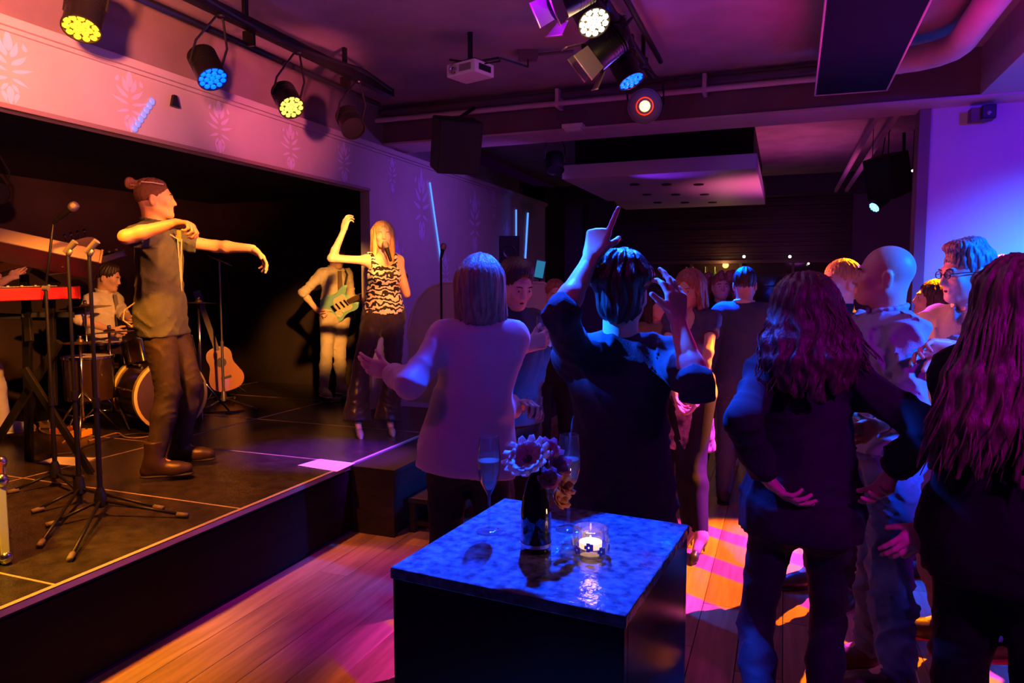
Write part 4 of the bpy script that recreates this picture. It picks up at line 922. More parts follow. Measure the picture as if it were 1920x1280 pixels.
# ---- woman at the right edge, near
j = skel(1912, 568, 1.92, 0, 168, head=176, woman=True, hpitch=-2)
arm(j, 'l', (1800, 890), (1742, 985), (False, True), hd=(-.7, -.5, .2), hn=(.1, -.3, -1), curl=REL)
r = person(j, 'woman in black with long straight brown hair nearest at the right edge', handvox=.004, vox=.01)
top(j, m_black_wool, (1.9, 1.9), hem=.14, g=.026, full=1.1, name='coat', wr=wrinkle(.006, 11, 3), ra=.056, taper=.006); trousers(j, m_black_fab, g=.014)
for sd in 'rl': shoe(j, sd, 'boot', m_leather, r)
def longh(F, P, s):
    F.ell(P(0, -.03, .035), np.array([.098, .115, .10]), j['hfr'], .02)
    for i in range(16):
        a = math.radians(-105+210*i/15); x0 = .078*math.sin(a); y0_ = -.03-.08*math.cos(a)
        pts = [P(x0, y0_, .05), P(x0*1.2, y0_*1.15, -.08), P(x0*1.6-.01, y0_-.07, -.22), P(x0*1.7-.03, y0_-.10, -.34), P(x0*1.6-.05+.01*math.sin(i*2), y0_-.10, -.47+.03*math.sin(i*5))]
        for q in range(4): F.cap(pts[q], pts[q+1], (.030, .030, .028, .022)[q], (.030, .028, .022, .008)[q], .016)
m_lh = hair_mat('hair_chestnut', (.22, .10, .09), (.07, .03, .03), (1, 1, .15))
hair(j, 'cap', m_lh, extra=longh, amp=.004, wave=1.0)
P = j['P']
locks(j, m_lh, 60, lambda t, rd: P(.085*math.sin((t-.5)*3.6), -.03-.1*math.cos((t-.5)*3.6), .06), lambda t, rd: P(.16*math.sin((t-.5)*3.2)-.05, -.17-.06*math.cos((t-.5)*3.6)-rd.random()*.03, -.36-.16*rd.random()), .010, .0055, 4)
# ---- dim background guests
j = skel(1232, 572, 5.3, 0, 20, head=30, woman=True)
r = person(j, 'dim woman in an olive top half hidden behind the sweater man', hvox=.007)
top(j, mat('olive_top', (.25, .20, .08), .8), (1.6, 1.6), hem=.08); trousers(j, m_black_fab); hair(j, 'bob', h_dark)
j = skel(1352, 537, 6.2, 0, 15, head=10, woman=True)
r = person(j, 'woman with thick curly auburn hair far back left of the suit man', hvox=.007)
top(j, m_black_fab, (2, 2), hem=.08); trousers(j, m_black_fab)
def curls(F, P, s):
    rd = random.Random(2)
    for i in range(46):
        a = rd.random()*6.28; z_ = rd.random(); rr = .11+.05*(1-z_)
        if abs(math.atan2(math.sin(a-PI/2), math.cos(a-PI/2))) < .7 and z_ < .75: continue
        F.ell(P(math.cos(a)*rr, math.sin(a)*rr*.8-.03, .12-.30*(1-z_)), np.array([.032, .032, .032]), j['hfr'], .012)
hair(j, 'cap', h_red, extra=curls, wave=3, amp=.004, vox=.007)
j = skel(1474, 545, 5.6, 0, 172, head=172)
r = person(j, 'guest in a pale shirt mostly hidden behind the wavy-haired woman', hvox=.007)
top(j, m_wshirt, (2, 2), hem=.04, full=1.1); trousers(j, m_black_fab); hair(j, 'short', h_dark)
# ================================================================= THE COCKTAIL TABLE AND WHAT STANDS ON IT
def clear(name, tint, ior, dif=0.0, dcol=(1, 1, 1)):
    """thin clear material: sees through with a tint, mirrors at grazing angles"""
    m = bpy.data.materials.new(name); m.use_nodes = True; nt = m.node_tree; nt.nodes.remove(nt.nodes['Principled BSDF']); out = nt.nodes['Material Output']
    t = nt.nodes.new('ShaderNodeBsdfTransparent'); t.inputs[0].default_value = (*tint, 1); g = nt.nodes.new('ShaderNodeBsdfGlossy'); g.inputs['Roughness'].default_value = .03
    f = nt.nodes.new('ShaderNodeLayerWeight'); pw = nt.nodes.new('ShaderNodeMath'); pw.operation = 'POWER'; pw.inputs[1].default_value = 3.0; nt.links.new(f.outputs['Facing'], pw.inputs[0]); ml = nt.nodes.new('ShaderNodeMath'); ml.operation = 'MULTIPLY_ADD'; ml.inputs[1].default_value = (ior-1)*1.2; ml.inputs[2].default_value = .05; nt.links.new(pw.outputs[0], ml.inputs[0]); mx = nt.nodes.new('ShaderNodeMixShader'); nt.links.new(ml.outputs[0], mx.inputs[0]); nt.links.new(g.outputs[0], mx.inputs[2])
    if dif:
        d = nt.nodes.new('ShaderNodeBsdfDiffuse'); d.inputs[0].default_value = (*dcol, 1); m2 = nt.nodes.new('ShaderNodeMixShader'); m2.inputs[0].default_value = dif
        nt.links.new(t.outputs[0], m2.inputs[1]); nt.links.new(d.outputs[0], m2.inputs[2]); nt.links.new(m2.outputs[0], mx.inputs[1])
    else: nt.links.new(t.outputs[0], mx.inputs[1])
    nt.links.new(mx.outputs[0], out.inputs[0]); return m
m_glass = clear('clear_glass', (.92, .92, .94), 1.9, .025); m_wine = clear('sparkling_wine', (.92, .85, .68), 1.33, .28, (.8, .75, .6))
m_tab = mat('table_lacquer', (.015, .012, .018), .16)
m_top = mat('slate_table_top', (.05, .055, .10), .15, col2=(.17, .21, .30), nscale=46, bump=.35, bscale=34)
ZT = 1.05
FL, FR_, BR, BL = G(733, 1072, ZT), G(1206, 1152, ZT), G(1270, 985, ZT), G(942, 928, ZT)
u = nrm((FR_-FL)+(BR-BL)); wv_ = nrm(np.cross(ZU, u)); c = (FL+FR_+BR+BL)/4
hw_ = (np.dot(FR_-FL, u)+np.dot(BR-BL, u))/4; hd_ = (np.dot(BL-FL, wv_)+np.dot(BR-FR_, wv_))/4
tb_ = empty('cocktail_table', (c[0], c[1], 0), 'tall black square cocktail table with mottled shiny top holding glasses and flowers', 'table')
MB().obox((c[0], c[1], ZT-.012), u, wv_, ZU, (hw_, hd_, .012), .003).build('table_top', m_top, tb_)
for s1, dd, hh in ((1, wv_, (hw_-.004, .012)), (-1, wv_, (hw_-.004, .012)), (1, u, (.012, hd_-.004)), (-1, u, (.012, hd_-.004))):
    off = (hd_ if dd is wv_ else hw_)-.016
    MB().obox(c*[1, 1, 0]+dd*s1*off+ZU*(ZT-.024)/2, u, wv_, ZU, (hh[0] if dd is wv_ else .012, .012 if dd is wv_ else hh[1]-.024, (ZT-.026)/2), .002).build('side_panel', m_tab, tb_)
def flute(px, py, label, grp='champagne flutes on the table', z=ZT, s=1.0, root=None):
    p = G(px, py, z); r = empty('champagne_flute', p, label, 'glass', grp)
    pr = [(.031, 0), (.030, .0015), (.012, .004), (.0035, .009), (.0032, .085), (.008, .095), (.020, .118), (.0268, .150), (.0272, .175), (.0225, .225), (.0214, .2255), (.0260, .175), (.0256, .150), (.0188, .119), (.006, .100)]
    MB().lathe(p, ZU, [(a*s, b*s) for a, b in pr], 28).build('bowl', m_glass, r, True)
    MB().lathe(p, ZU, [(a*s, b*s) for a, b in ((.0055, .1003), (.0185, .1192), (.0253, .150), (.0256, .168))], 28).build('wine', m_wine, r, True)
    return r
flute(917, 996, 'left champagne flute half full, blue-lit, behind the table edge'); flute(1066, 992, 'right champagne flute half full, standing behind the flowers')
# bottle used as a vase
p = G(1005, 1030, ZT); bt = empty('bottle_vase', p, 'small dark glass bottle used as a vase for one pale and several pink blossoms', 'vase')
MB().lathe(p, ZU, [(.030, 0), (.033, .004), (.033, .085), (.031, .105), (.022, .145), (.0135, .165), (.0125, .195), (.014, .197), (.014, .203), (.0105, .203), (.0105, .17)], 28).build('bottle', mat('dark_glass', (.012, .008, .008), .06, coat=1), bt, True)
MB().lathe(p+ZU*.012, ZU, [(.0336, 0), (.0336, .008)], 28, False).build('bottle_ring', mat('silver_band', (.75, .75, .8), .25, metal=.8), bt, True)
bt['label'] = 'small dark bottle serving as flower vase at the middle of the table'
def stem_curve(a, b, bulge): m = (a+b)/2+bulge; return [a, (a+m)/2+bulge*.3, m, (m+b)/2+bulge*.3, b]
def blossom(name, centre, normal, n, L, wd, m, m2, label, stem_from, grp=None, ring=1, cup=.3):
    r = empty(name, centre, label, 'flower', grp); normal = nrm(normal); a0 = nrm(np.cross(normal, ZU)); b0 = np.cross(a0, normal)
    for lay in range(ring):
        for i in range(n):
            a = 2*PI*(i+.5*lay)/n; d = math.cos(a)*a0+math.sin(a)*b0; t = np.cross(normal, d); mb = MB(); vs = []; fs = []; K = 6; l_ = L*(1-.28*lay)
            for k in range(K+1):
                q = k/K; ww = wd*math.sin(PI*min(.97, .18+.72*q))**.8; zz = cup*l_*q*q+.25*cup*l_*lay*q
                for e in (-1, 0, 1): vs.append(centre+d*(l_*(.12+.88*q))+t*ww*e+normal*(zz+.15*ww*abs(e)+.04*l_*math.sin(q*9+i)*e))
            for k in range(K):
                for e in range(2): v0 = k*3+e; fs.append((v0, v0+1, v0+4, v0+3))
            mb.add(vs, fs); o = mb.build('petal', m, r, True, False); md = o.modifiers.new('s', 'SOLIDIFY'); md.thickness = .0012
    MB().ball(centre+normal*.004, (L*.2, L*.2, L*.12), 10, 6, a0, b0, normal).build('flower_centre', m2, r, True, False)
    MB().tube(stem_curve(np.asarray(stem_from), centre-normal*.004, -normal*.008), .0016, 6).build('stem', mat('stem_green', (.06, .12, .04), .6), r, True)
    return r
neck_ = p+ZU*.19; 
def petal_mat(name, col):
    m = mat(name, col, .5); nt = m.node_tree; b = nt.nodes['Principled BSDF']; t = nt.nodes.new('ShaderNodeBsdfTranslucent'); t.inputs[0].default_value = (*col, 1); mx = nt.nodes.new('ShaderNodeMixShader'); mx.inputs[0].default_value = .55
    nt.links.new(b.outputs[0], mx.inputs[1]); nt.links.new(t.outputs[0], mx.inputs[2]); nt.links.new(mx.outputs[0], nt.nodes['Material Output'].inputs[0]); return m
m_pale = petal_mat('pale_petal', (.85, .85, .88)); m_pink = petal_mat('pink_petal', (.85, .35, .45)); m_orch = petal_mat('orange_petal', (.75, .35, .2))
toC = nrm(CAM-p)
blossom('gerbera', W(990, 862, 1.50), toC*.7+RT*-.35+ZU*.6, 13, .054, .0135, m_pale, mat('flower_heart', (.10, .05, .06), .8), 'big pale open flower leaning left over the bottle rim', neck_, ring=2)
for i, (px, py, f, L, nx) in enumerate(((1042, 872, 1.56, .032, .5), (1052, 908, 1.55, .030, .8), (1028, 900, 1.52, .026, .1), (1046, 935, 1.56, .026, .6), (1030, 845, 1.58, .028, -.2))):
    blossom('pink_blossom', W(px, py, f), toC*.7+RT*nx+ZU*.2, 6, L, .012, m_pink if i % 2 == 0 else m_orch, mat('flower_heart2', (.5, .1, .12), .7), ('large pink blossom highest right of the pale flower', 'orange-tinted blossom right of the bottle neck', 'small pink blossom just above the bottle mouth', 'orange blossom hanging lowest beside the bottle', 'pink blossom at the top between the two flutes')[i], neck_, 'pink and orange blossoms in the vase', 2, .6)
# tea light in a glass
p = G(1107, 1040, ZT); tl = empty('tea_light_holder', p, 'low glass tea-light holder with painted blossoms and a lit candle', 'candle')
MB().lathe(p, ZU, [(.028, 0), (.034, .003), (.0385, .03), (.0375, .060), (.0355, .060), (.0365, .03), (.032, .008), (.0, .008)], 28).build('glass_cup', m_glass, tl, True)
MB().lathe(p+ZU*.018, ZU, [(.024, 0), (.0245, .012), (.023, .0125), (.0, .012)], 20).build('candle_wax', mat('wax_glow', (.9, .6, .4), .5, emit=(1, .48, .22), es=2.2), tl, True)
MB().ball(p+ZU*.037, (.002, .002, .006), 8, 8).build('flame', mat('flame', (1, .7, .3), .5, emit=(1, .62, .25), es=12), tl, True)
m_decal = mat('painted_blossom', (.6, .75, .9), .4)
for i in range(9):
    a = 2*PI*i/9; q = p+vec(math.cos(a), math.sin(a), 0)*.0392+ZU*(.020+.010*(i % 2)); n = vec(math.cos(a), math.sin(a), 0); t = np.cross(n, ZU)
    mb = MB()
    for k in range(5): b = 2*PI*k/5; mb.obox(q+t*math.cos(b)*.006+ZU*math.sin(b)*.006, t, ZU, n, (.0038, .0038, .0004))
    mb.build('painted_flower', m_decal, tl)
pointl('candle_light', p+ZU*.075, (1, .5, .25), .12, .01)
def tumbler(pos, label):
    r = empty('tumbler', pos, label, 'glass'); MB().lathe(pos, ZU, [(.030, 0), (.036, .095), (.0345, .095), (.0285, .008), (0, .008)], 24).build('glass_wall', m_glass, r, True)
    MB().lathe(pos+ZU*.009, ZU, [(.0275, 0), (.031, .045)], 24).build('drink', mat('amber_drink', (.7, .4, .15), .05, trans=.8, ior=1.33), r, True)
tumbler(j_p1['wrr']+j_p1['hdr']*.09+RT*.02-ZU*.07, 'tumbler of amber drink held by the woman in the blouse')
q = j_p2['wrr']+j_p2['hdr']*.08-ZU*.03; r = empty('wine_glass', q, 'small stemmed glass held at the chest of the open-collared man', 'glass')
MB().lathe(q, ZU, [(.028, 0), (.003, .004), (.003, .06), (.024, .08), (.028, .11), (.025, .14), (.024, .14), (.027, .11), (.022, .083)], 20).build('bowl', m_glass, r, True)

# ================================================================= STAGE GEAR
def G_(px, py): return G(px, py, ZS)
def mic(a, d, parent, L=.17):
    d = nrm(d); MB().lathe(a, d, [(.010, 0), (.013, .02), (.018, L-.05), (.019, L-.045)], 14).build('microphone_body', m_metal_d, parent, True)
    MB().lathe(a+d*(L-.045), d, [(.019, 0), (.026, .012), (.027, .028), (.020, .046), (.006, .052)], 14).build('microphone_head', mat('mic_mesh', (.35, .33, .3), .4, metal=.8, bump=.4, bscale=900), parent, True)
def mic_stand(base, top_, feet, label, boom=None, mic_dir=None, m=m_metal_d, height=None):
    b = G_(*base); r = empty('microphone_stand', b, label, 'microphone stand'); T = vec(b[0], b[1], b[2])+ZU*((onY(top_[0], top_[1], b[1])[2])-ZS)
    MB().tube([b+ZU*.10, b+(T-b)*.45], .0125, 10).build('lower_pole', m, r, True); MB().tube([b+(T-b)*.43, T], .009, 10).build('upper_pole', m, r, True)
    MB().lathe(b+ZU*.05, ZU, [(.022, 0), (.034, .01), (.026, .07), (.016, .10)], 14).build('hub', m, r, True)
    MB().lathe(b+(T-b)*.43-ZU*.02, ZU, [(.017, 0), (.017, .05)], 12).build('clutch', m, r, True)
    for k, f_ in enumerate(feet):
        e = G_(*f_); MB().tube([b+ZU*.085, e+ZU*.016], .0085, 8).build('leg', m, r, True); d = nrm(e-b)
        MB().tube([e+ZU*.018-d*.035, e+ZU*.014+d*.02], .0135, 8).build('rubber_foot', mat('rubber_grey', (.16, .13, .11), .6), bpy.context.scene.objects[-1] if False else r, True)
    if boom is not None:
        B0 = T-nrm(boom)*.12; B1 = T+np.asarray(boom); MB().tube([B0, B1], .007, 8).build('boom', m, r, True); MB().lathe(T-RT*.015, RT, [(.016, 0), (.016, .03)], 10).build('boom_clamp', m_grey, r, True)
        if mic_dir is not None: mic(B1, mic_dir, r)
    elif mic_dir is not None: mic(T, mic_dir, r)
    else:
        MB().lathe(T, nrm(RT*.7+ZU*.7), [(.014, -.02), (.017, .06)], 12).build('clip', m_grey, r, True); MB().tube([T-ZU*.03, T+ZU*.0+RT*.02], .011, 8).build('joint', m_grey, r, True)
    return r
mic_stand((190, 968), (175, 468), ((345, 971), (133, 1051), (95, 988)), 'black tripod microphone stand nearest the stage edge with empty clip')
mic_stand((150, 944), (140, 468), ((300, 957), (76, 1026), (68, 962)), 'black tripod microphone stand just left of the nearest one, clip empty')
b_ = G_(105, 912); T3 = onY(95, 560, b_[1])
mic_stand((105, 912), (100, 540), ((150, 928), (22, 926), (150, 900)), 'black boom stand holding a silver microphone above the keyboards', boom=W(100, 418, 3.95)-vec(b_[0], b_[1], onY(100, 540, b_[1])[2]), mic_dir=RT*.8+ZU*.62)
mic_stand((420, 762), (411, 488), ((480, 768), (388, 768), (440, 748)), 'tall thin microphone stand with short boom in the alcove behind the singer', boom=RT*.12-ZU*.05, m=m_grey)
# stand beside the white booth
q = W(828, 640, 6.0); base = vec(q[0], q[1], ZS)
b2 = base; r = empty('microphone_stand', b2, 'straight microphone stand in front of the white booth', 'microphone stand'); T = vec(b2[0], b2[1], W(828, 482, 6.0)[2])
MB().tube([b2, T], .010, 10).build('pole', m_metal_d, r, True); MB().lathe(b2, ZU, [(.13, 0), (.13, .012), (.03, .03)], 24).build('round_base', m_metal_d, r, True); mic(T-ZU*.01, ZU*.9+RT*.2, r, .12)
# hand microphone
hm = j_sing; P = hm['P']; a = hm['wrl']+hm['hdl']*.07+hm['F']*.03-ZU*.05; m_pos = P(.0, .125, -.075)
r = empty('hand_microphone', a, 'black microphone held to the mouth of the blonde singer', 'microphone'); d_ = nrm(m_pos-(m_pos+RT*.05-ZU*.15)); mic(m_pos-d_*.15, d_, r, .155)
# mint electric guitar
j = j_git; gc = W(612, 590, 7.3)+0; gc = j['waist']+j['F']*.20-ZU*.02+j['R']*.03; ax = nrm(RT*.82-HF*.40+ZU*.34); nn = nrm(j['F']-ax*np.dot(j['F'], ax)); uu = np.cross(nn, ax); uu = uu if uu[2] > 0 else -uu
r = empty('electric_guitar', gc, 'mint green electric guitar with cream pickguard played by the man in beige', 'guitar')
out = [(-.20, .06), (-.17, .13), (-.09, .155), (.0, .115), (.06, .125), (.14, .165), (.20, .15), (.19, .115), (.13, .075), (.13, .02), (.14, -.03), (.19, -.06), (.18, -.10), (.12, -.12), (.04, -.11), (-.03, -.125), (-.11, -.17), (-.19, -.15), (-.225, -.08), (-.225, .0)]
def smooth2(o, it=2):
    for _ in range(it): o = [q for i in range(len(o)) for q in ((.75*o[i][0]+.25*o[(i+1) % len(o)][0], .75*o[i][1]+.25*o[(i+1) % len(o)][1]), (.25*o[i][0]+.75*o[(i+1) % len(o)][0], .25*o[i][1]+.75*o[(i+1) % len(o)][1]))]
    return o
so = smooth2(out); body = MB().prism([gc+ax*x+uu*y-nn*.02 for x, y in so], nn*.042).build('guitar_body', mat('mint_lacquer', (.30, .62, .50), .25), r)
pg = smooth2([(-.08, -.02), (-.02, .09), (.06, .09), (.13, .10), (.12, .03), (.13, -.05), (.10, -.09), (.0, -.08), (-.09, -.13), (-.13, -.10)]); MB().prism([gc+ax*x+uu*y+nn*.022 for x, y in pg], nn*.003).build('pickguard', mat('cream_plastic', (.8, .72, .5), .4), r)
for x in (.09, .04, -.02): MB().obox(gc+ax*x+nn*.028, ax, uu, nn, (.008, .036, .004)).build('pickup', m_metal_d, r)
MB().obox(gc+ax*-.075+nn*.030, ax, uu, nn, (.015, .035, .006)).build('bridge', m_chrome, r)
for x, y in ((-.05, -.08), (-.09, -.10), (-.01, -.07)): MB().lathe(gc+ax*x+uu*y+nn*.025, nn, [(.009, 0), (.008, .012)], 12).build('knob', m_white, r)
MB().obox(gc+ax*.42+nn*.028, ax, uu, nn, (.30, .024, .010), .002).build('neck', mat('rosewood', (.12, .06, .03), .4), r); MB().prism([gc+ax*x+uu*y+nn*.02 for x, y in ((.71, -.025), (.75, -.045), (.88, -.03), (.89, .0), (.86, .03), (.71, .022))], nn*.014).build('headstock', mat('maple', (.6, .4, .2), .4), r)
# drum kit
dk = G_(302, 800); dk[2] = ZS; ax = nrm(vec(.94, -.34, 0)); c = dk+ZU*.29
r = empty('drum_kit', dk, 'black drum kit with yellow-lit bass drum hoops, cymbals and chrome stands', 'drum kit')
m_shell = mat('drum_shell', (.03, .015, .012), .2, coat=.5); m_head = mat('drum_head', (.06, .035, .03), .35); m_skin = mat('drum_skin', (.75, .7, .6), .5); m_hoop = mat('hoop_gold', (.62, .52, .14), .35)
MB().lathe(c-ax*.21, ax, [(.275, 0), (.275, .42)], 40, False).build('bass_drum_shell', m_shell, r, True)
for s_, nm in ((-1, 0), (1, 1)):
    MB().lathe(c+ax*s_*.21-ax*.02, ax, [(.268, 0), (.292, 0), (.292, .04), (.268, .04), (.268, 0)], 40, False).build('hoop', m_hoop, r, True); MB().lathe(c+ax*s_*.212, ax, [(.27, -.002), (.27, .002)], 40).build('bass_drum_head', m_head, r)
sd_ = np.cross(ax, ZU)
for k in range(8):
    a = 2*PI*k/8+.2; o = c+(sd_*math.cos(a)+ZU*math.sin(a))*.288; MB().tube([o-ax*.19, o+ax*.19], .005, 6).obox(o, ax, ZU, sd_, (.03, .008, .008)).build('tension_rod', m_chrome, r)
def drum(cx, rad, h, nm, skin=m_skin, tilt=(0, 0, 1)):
    t = nrm(tilt); o = MB().lathe(cx-t*h, t, [(rad, 0), (rad, h)], 28).build(nm, m_shell, r, True); MB().lathe(cx, t, [(rad+.004, -.012), (rad+.009, -.012), (rad+.009, .008), (rad+.002, .008)], 28, False).build('rim', m_chrome, o, True)
    MB().lathe(cx, t, [(rad, .0), (rad*.98, .003)], 28).build('skin', skin, o); 
    for k in range(6): a = 2*PI*k/6; d = nrm(np.cross(t, vec(1, 0, 0)))*math.cos(a)+nrm(np.cross(t, np.cross(t, vec(1, 0, 0))))*math.sin(a); MB().tube([cx+d*(rad+.008), cx-t*h*.9+d*(rad+.008)], .004, 5).build('lug', m_chrome, o)
drum(W(262, 640, 5.95), .14, .2, 'tom_drum', tilt=(-.35, .1, 1)); drum(W(195, 642, 6.2), .165, .14, 'snare_drum'); drum(W(165, 668, 5.7), .18, .34, 'floor_tom', tilt=(0, 0, 1)); drum(W(330, 636, 6.2), .13, .19, 'tom_drum', tilt=(-.35, .1, 1))
m_cym = mat('cymbal_bronze', (.30, .2, .08), .35, metal=.9)
def cym_stand(px, py, f, rad, tilt, foot):
    t = nrm(tilt); c_ = W(px, py, f); MB().lathe(c_, t, [(rad, -.012), (rad*.5, -.004), (rad*.2, 0), (rad*.16, .016), (.006, .022)], 36, False).build('cymbal', m_cym, r, True); b_ = G_(*foot); b_ = vec(c_[0]+(b_[0]-c_[0])*.0, c_[1], ZS)
    MB().tube([b_+ZU*.12, c_+t*.05], .010, 8).tube([c_+t*.02, c_+t*.05], .014, 8).build('cymbal_stand', m_chrome, r, True)
    for k in range(3): a = 2*PI*k/3+px; d = vec(math.cos(a), math.sin(a), 0); MB().tube([b_+ZU*.34, b_+d*.26+ZU*.012], .009, 6).tube([b_+ZU*.14, b_+d*.15+ZU*.16], .006, 6).build('stand_leg', m_chrome, r, True)
cym_stand(205, 621, 5.8, .225, (-.1, 0, 1), (190, 800)); cym_stand(160, 574, 6.1, .20, (-.12, .0, 1), (150, 790)); cym_stand(372, 566, 6.3, .17, (.0, .03, 1), (370, 780)); cym_stand(150, 640, 5.5, .15, (0, 0, 1), (130, 800))
kp = c-ax*.33; MB().obox(kp-ZU*.25, ax, sd_, ZU, (.14, .05, .008)).tube([kp-ZU*.28+sd_*.05, kp-ZU*.05+sd_*.05], .007, 6).tube([kp-ZU*.06+sd_*.05, kp+ax*.10-ZU*.02], .005, 6).build('kick_pedal', m_chrome, r)
st_ = vec(j_dr['pelvis'][0], j_dr['pelvis'][1], ZS); tz = j_dr['pelvis'][2]-.16
t_ = empty('drum_stool', st_, 'round black drum stool under the drummer', 'stool'); MB().lathe(vec(st_[0], st_[1], tz-.07), ZU, [(.15, 0), (.17, .01), (.17, .055), (.14, .07)], 24).build('seat', m_leather, t_, True); MB().tube([st_+ZU*.1, vec(st_[0], st_[1], tz-.07)], .014, 8).build('post', m_chrome, t_, True)
for k in range(3): a = 2*PI*k/3; MB().tube([st_+ZU*.25, st_+vec(math.cos(a), math.sin(a), 0)*.24+ZU*.01], .01, 6).build('leg', m_chrome, t_, True)
for sd, lab, tip in (('r', 'wooden drumstick in the drummer\'s hand over the snare', W(235, 628, 5.9)), ('l', 'wooden drumstick raised beside the singer\'s shirt', W(262, 590, 5.8))):
    w_ = j_dr['wr'+sd]+j_dr['hd'+sd]*.06; d = nrm(tip-w_); tag(MB().tube([w_-d*.08, w_+d*.28, w_+d*.33], [.008, .007, .004], 8).build('drumstick', mat('hickory', (.7, .48, .25), .5), None, True), lab, 'drumstick')
# guitar resting on a stand in the alcove
gb = W(418, 700, 7.3); r = empty('acoustic_guitar', gb, 'sunburst guitar leaning on a stand in the alcove behind the singer', 'guitar'); ax = nrm(ZU*.9-RT*.28); nn = nrm(-HF*.85+RT*.5); nn = nrm(nn-ax*np.dot(nn, ax)); uu = np.cross(nn, ax)
gb = vec(gb[0], gb[1], ZS+.3); sh = smooth2([(-.22, 0), (-.2, .13), (-.1, .18), (.0, .14), (.07, .11), (.16, .13), (.23, .09), (.25, 0), (.23, -.09), (.16, -.13), (.07, -.11), (0, -.14), (-.1, -.18), (-.2, -.13)])
MB().prism([gb+ax*x+uu*y for x, y in sh], nn*.085).build('guitar_body', mat('sunburst', (.55, .22, .06), .25, coat=.4), r); MB().obox(gb+ax*.45+nn*.085, ax, uu, nn, (.24, .026, .012)).build('neck', mat('rosewood'), r); MB().obox(gb+ax*.76+nn*.08, ax, uu, nn, (.08, .036, .01)).build('headstock', m_leather, r)
MB().lathe(gb+ax*.08+nn*.086, nn, [(.05, 0), (.05, .001)], 20).build('sound_hole', m_metal_d, r); MB().obox(gb-ax*.08+nn*.09, ax, uu, nn, (.012, .05, .006)).build('bridge', m_metal_d, r)
r = empty('guitar_stand', (gb[0], gb[1], ZS), 'black folding stand under the sunburst guitar', 'guitar stand')
for s_ in (-1, 1): MB().tube([gb-ZU*.05-nn*.05, vec(gb[0], gb[1], ZS+.01)+uu*s_*.2+nn*.15], .009, 6).tube([gb-ax*.24+uu*s_*.07-nn*.04, gb-ax*.24+uu*s_*.07+nn*.12], .008, 6).build('leg', m_metal_d, r, True)
# keyboards on their stand
def keyboard(a, b, up_, dep, th, m, label, keys=True):
    a = np.asarray(a); b = np.asarray(b); ax = nrm(b-a); n_ = nrm(up_-ax*np.dot(up_, ax)); d = np.cross(n_, ax); L = np.linalg.norm(b-a); c = (a+b)/2
    r = empty('keyboard', c-n_*th/2, label, 'keyboard'); MB().obox(c, ax, d, n_, (L/2, dep/2, th/2), .006).build('case', m, r)
    MB().obox(c-d*dep*.28+n_*(th/2+.002)*1.0, ax, d, n_, (L/2-.06, .03, .003)).build('control_panel', m_metal_d, r)
    W_ = MB(); K = 30
    for k in range(K): W_.obox(c+ax*((k+.5)/K-.5)*(L-.16)+d*(dep*.22)+n_*(th/2+.004), ax, d, n_, ((L-.16)/K/2-.001, .07, .005))
    o = W_.build('white_keys', m_white, r); o['kind'] = 'stuff'
    for k in range(8): MB().lathe(c-d*dep*.30+ax*(k-4)*.07+n_*(th/2+.004), n_, [(.008, 0), (.007, .012)], 8).build('knob', m_white, r)
    for s_ in (-1, 1): MB().obox(c+ax*s_*(L/2+.004), ax, d, n_, (.006, dep/2+.003, th/2+.003), .002).build('end_cheek', m, r)
    return r
m_silver = mat('silver_case', (.26, .19, .17), .45, metal=.2); m_red = mat('red_case', (.75, .015, .02), .35)
upk = ZU*.8+HF*.45-RT*.1
keyboard(W(-130, 432, 3.9), W(182, 497, 4.35), ZU*.85+HF*.38, .30, .085, m_silver, 'silver synthesizer on the top tier of the keyboard stand')
keyboard(W(-130, 556, 4.05), W(135, 548, 4.55), ZU, .30, .075, m_red, 'red stage piano on the lower tier of the stand')
r = keyboard(W(118, 505, 4.35), W(205, 478, 4.75), ZU*.8+HF*.5, .22, .04, m_silver, 'small silver controller keyboard tilted at the right end of the stand')
kb = G_(50, 850); r = empty('keyboard_stand', kb, 'black two-tier keyboard stand with crossed legs', 'keyboard stand')
k1, k2 = W(60, 720, 4.3), W(-90, 700, 4.0)
def bar(a, b, w=.022, nm='leg', mm=m_metal_d): d = nrm(b-a); s1 = nrm(np.cross(d, HF)); MB().obox((a+b)/2, d, s1, np.cross(d, s1), (np.linalg.norm(b-a)/2, w, w*.7), .003).build(nm, mm, r)
bar(W(50, 580, 4.45), G_(55, 860)+ZU*.0, .024, 'upright'); bar(W(45, 690, 4.3), G_(172, 888), .020); bar(W(112, 640, 4.4), G_(-40, 880)); bar(W(45, 515, 4.5), W(55, 640, 4.45)); bar(W(40, 590, 4.45), W(140, 590, 4.6), .018, 'arm'); bar(W(-60, 590, 4.3), W(100, 596, 4.6), .018, 'arm'); bar(W(95, 540, 4.5), W(100, 760, 4.5), .022, 'upright'); bar(W(-60, 520, 4.3), G_(-70, 900), .024, 'upright'); bar(W(60, 505, 4.45), W(110, 535, 4.5), .02, 'arm')
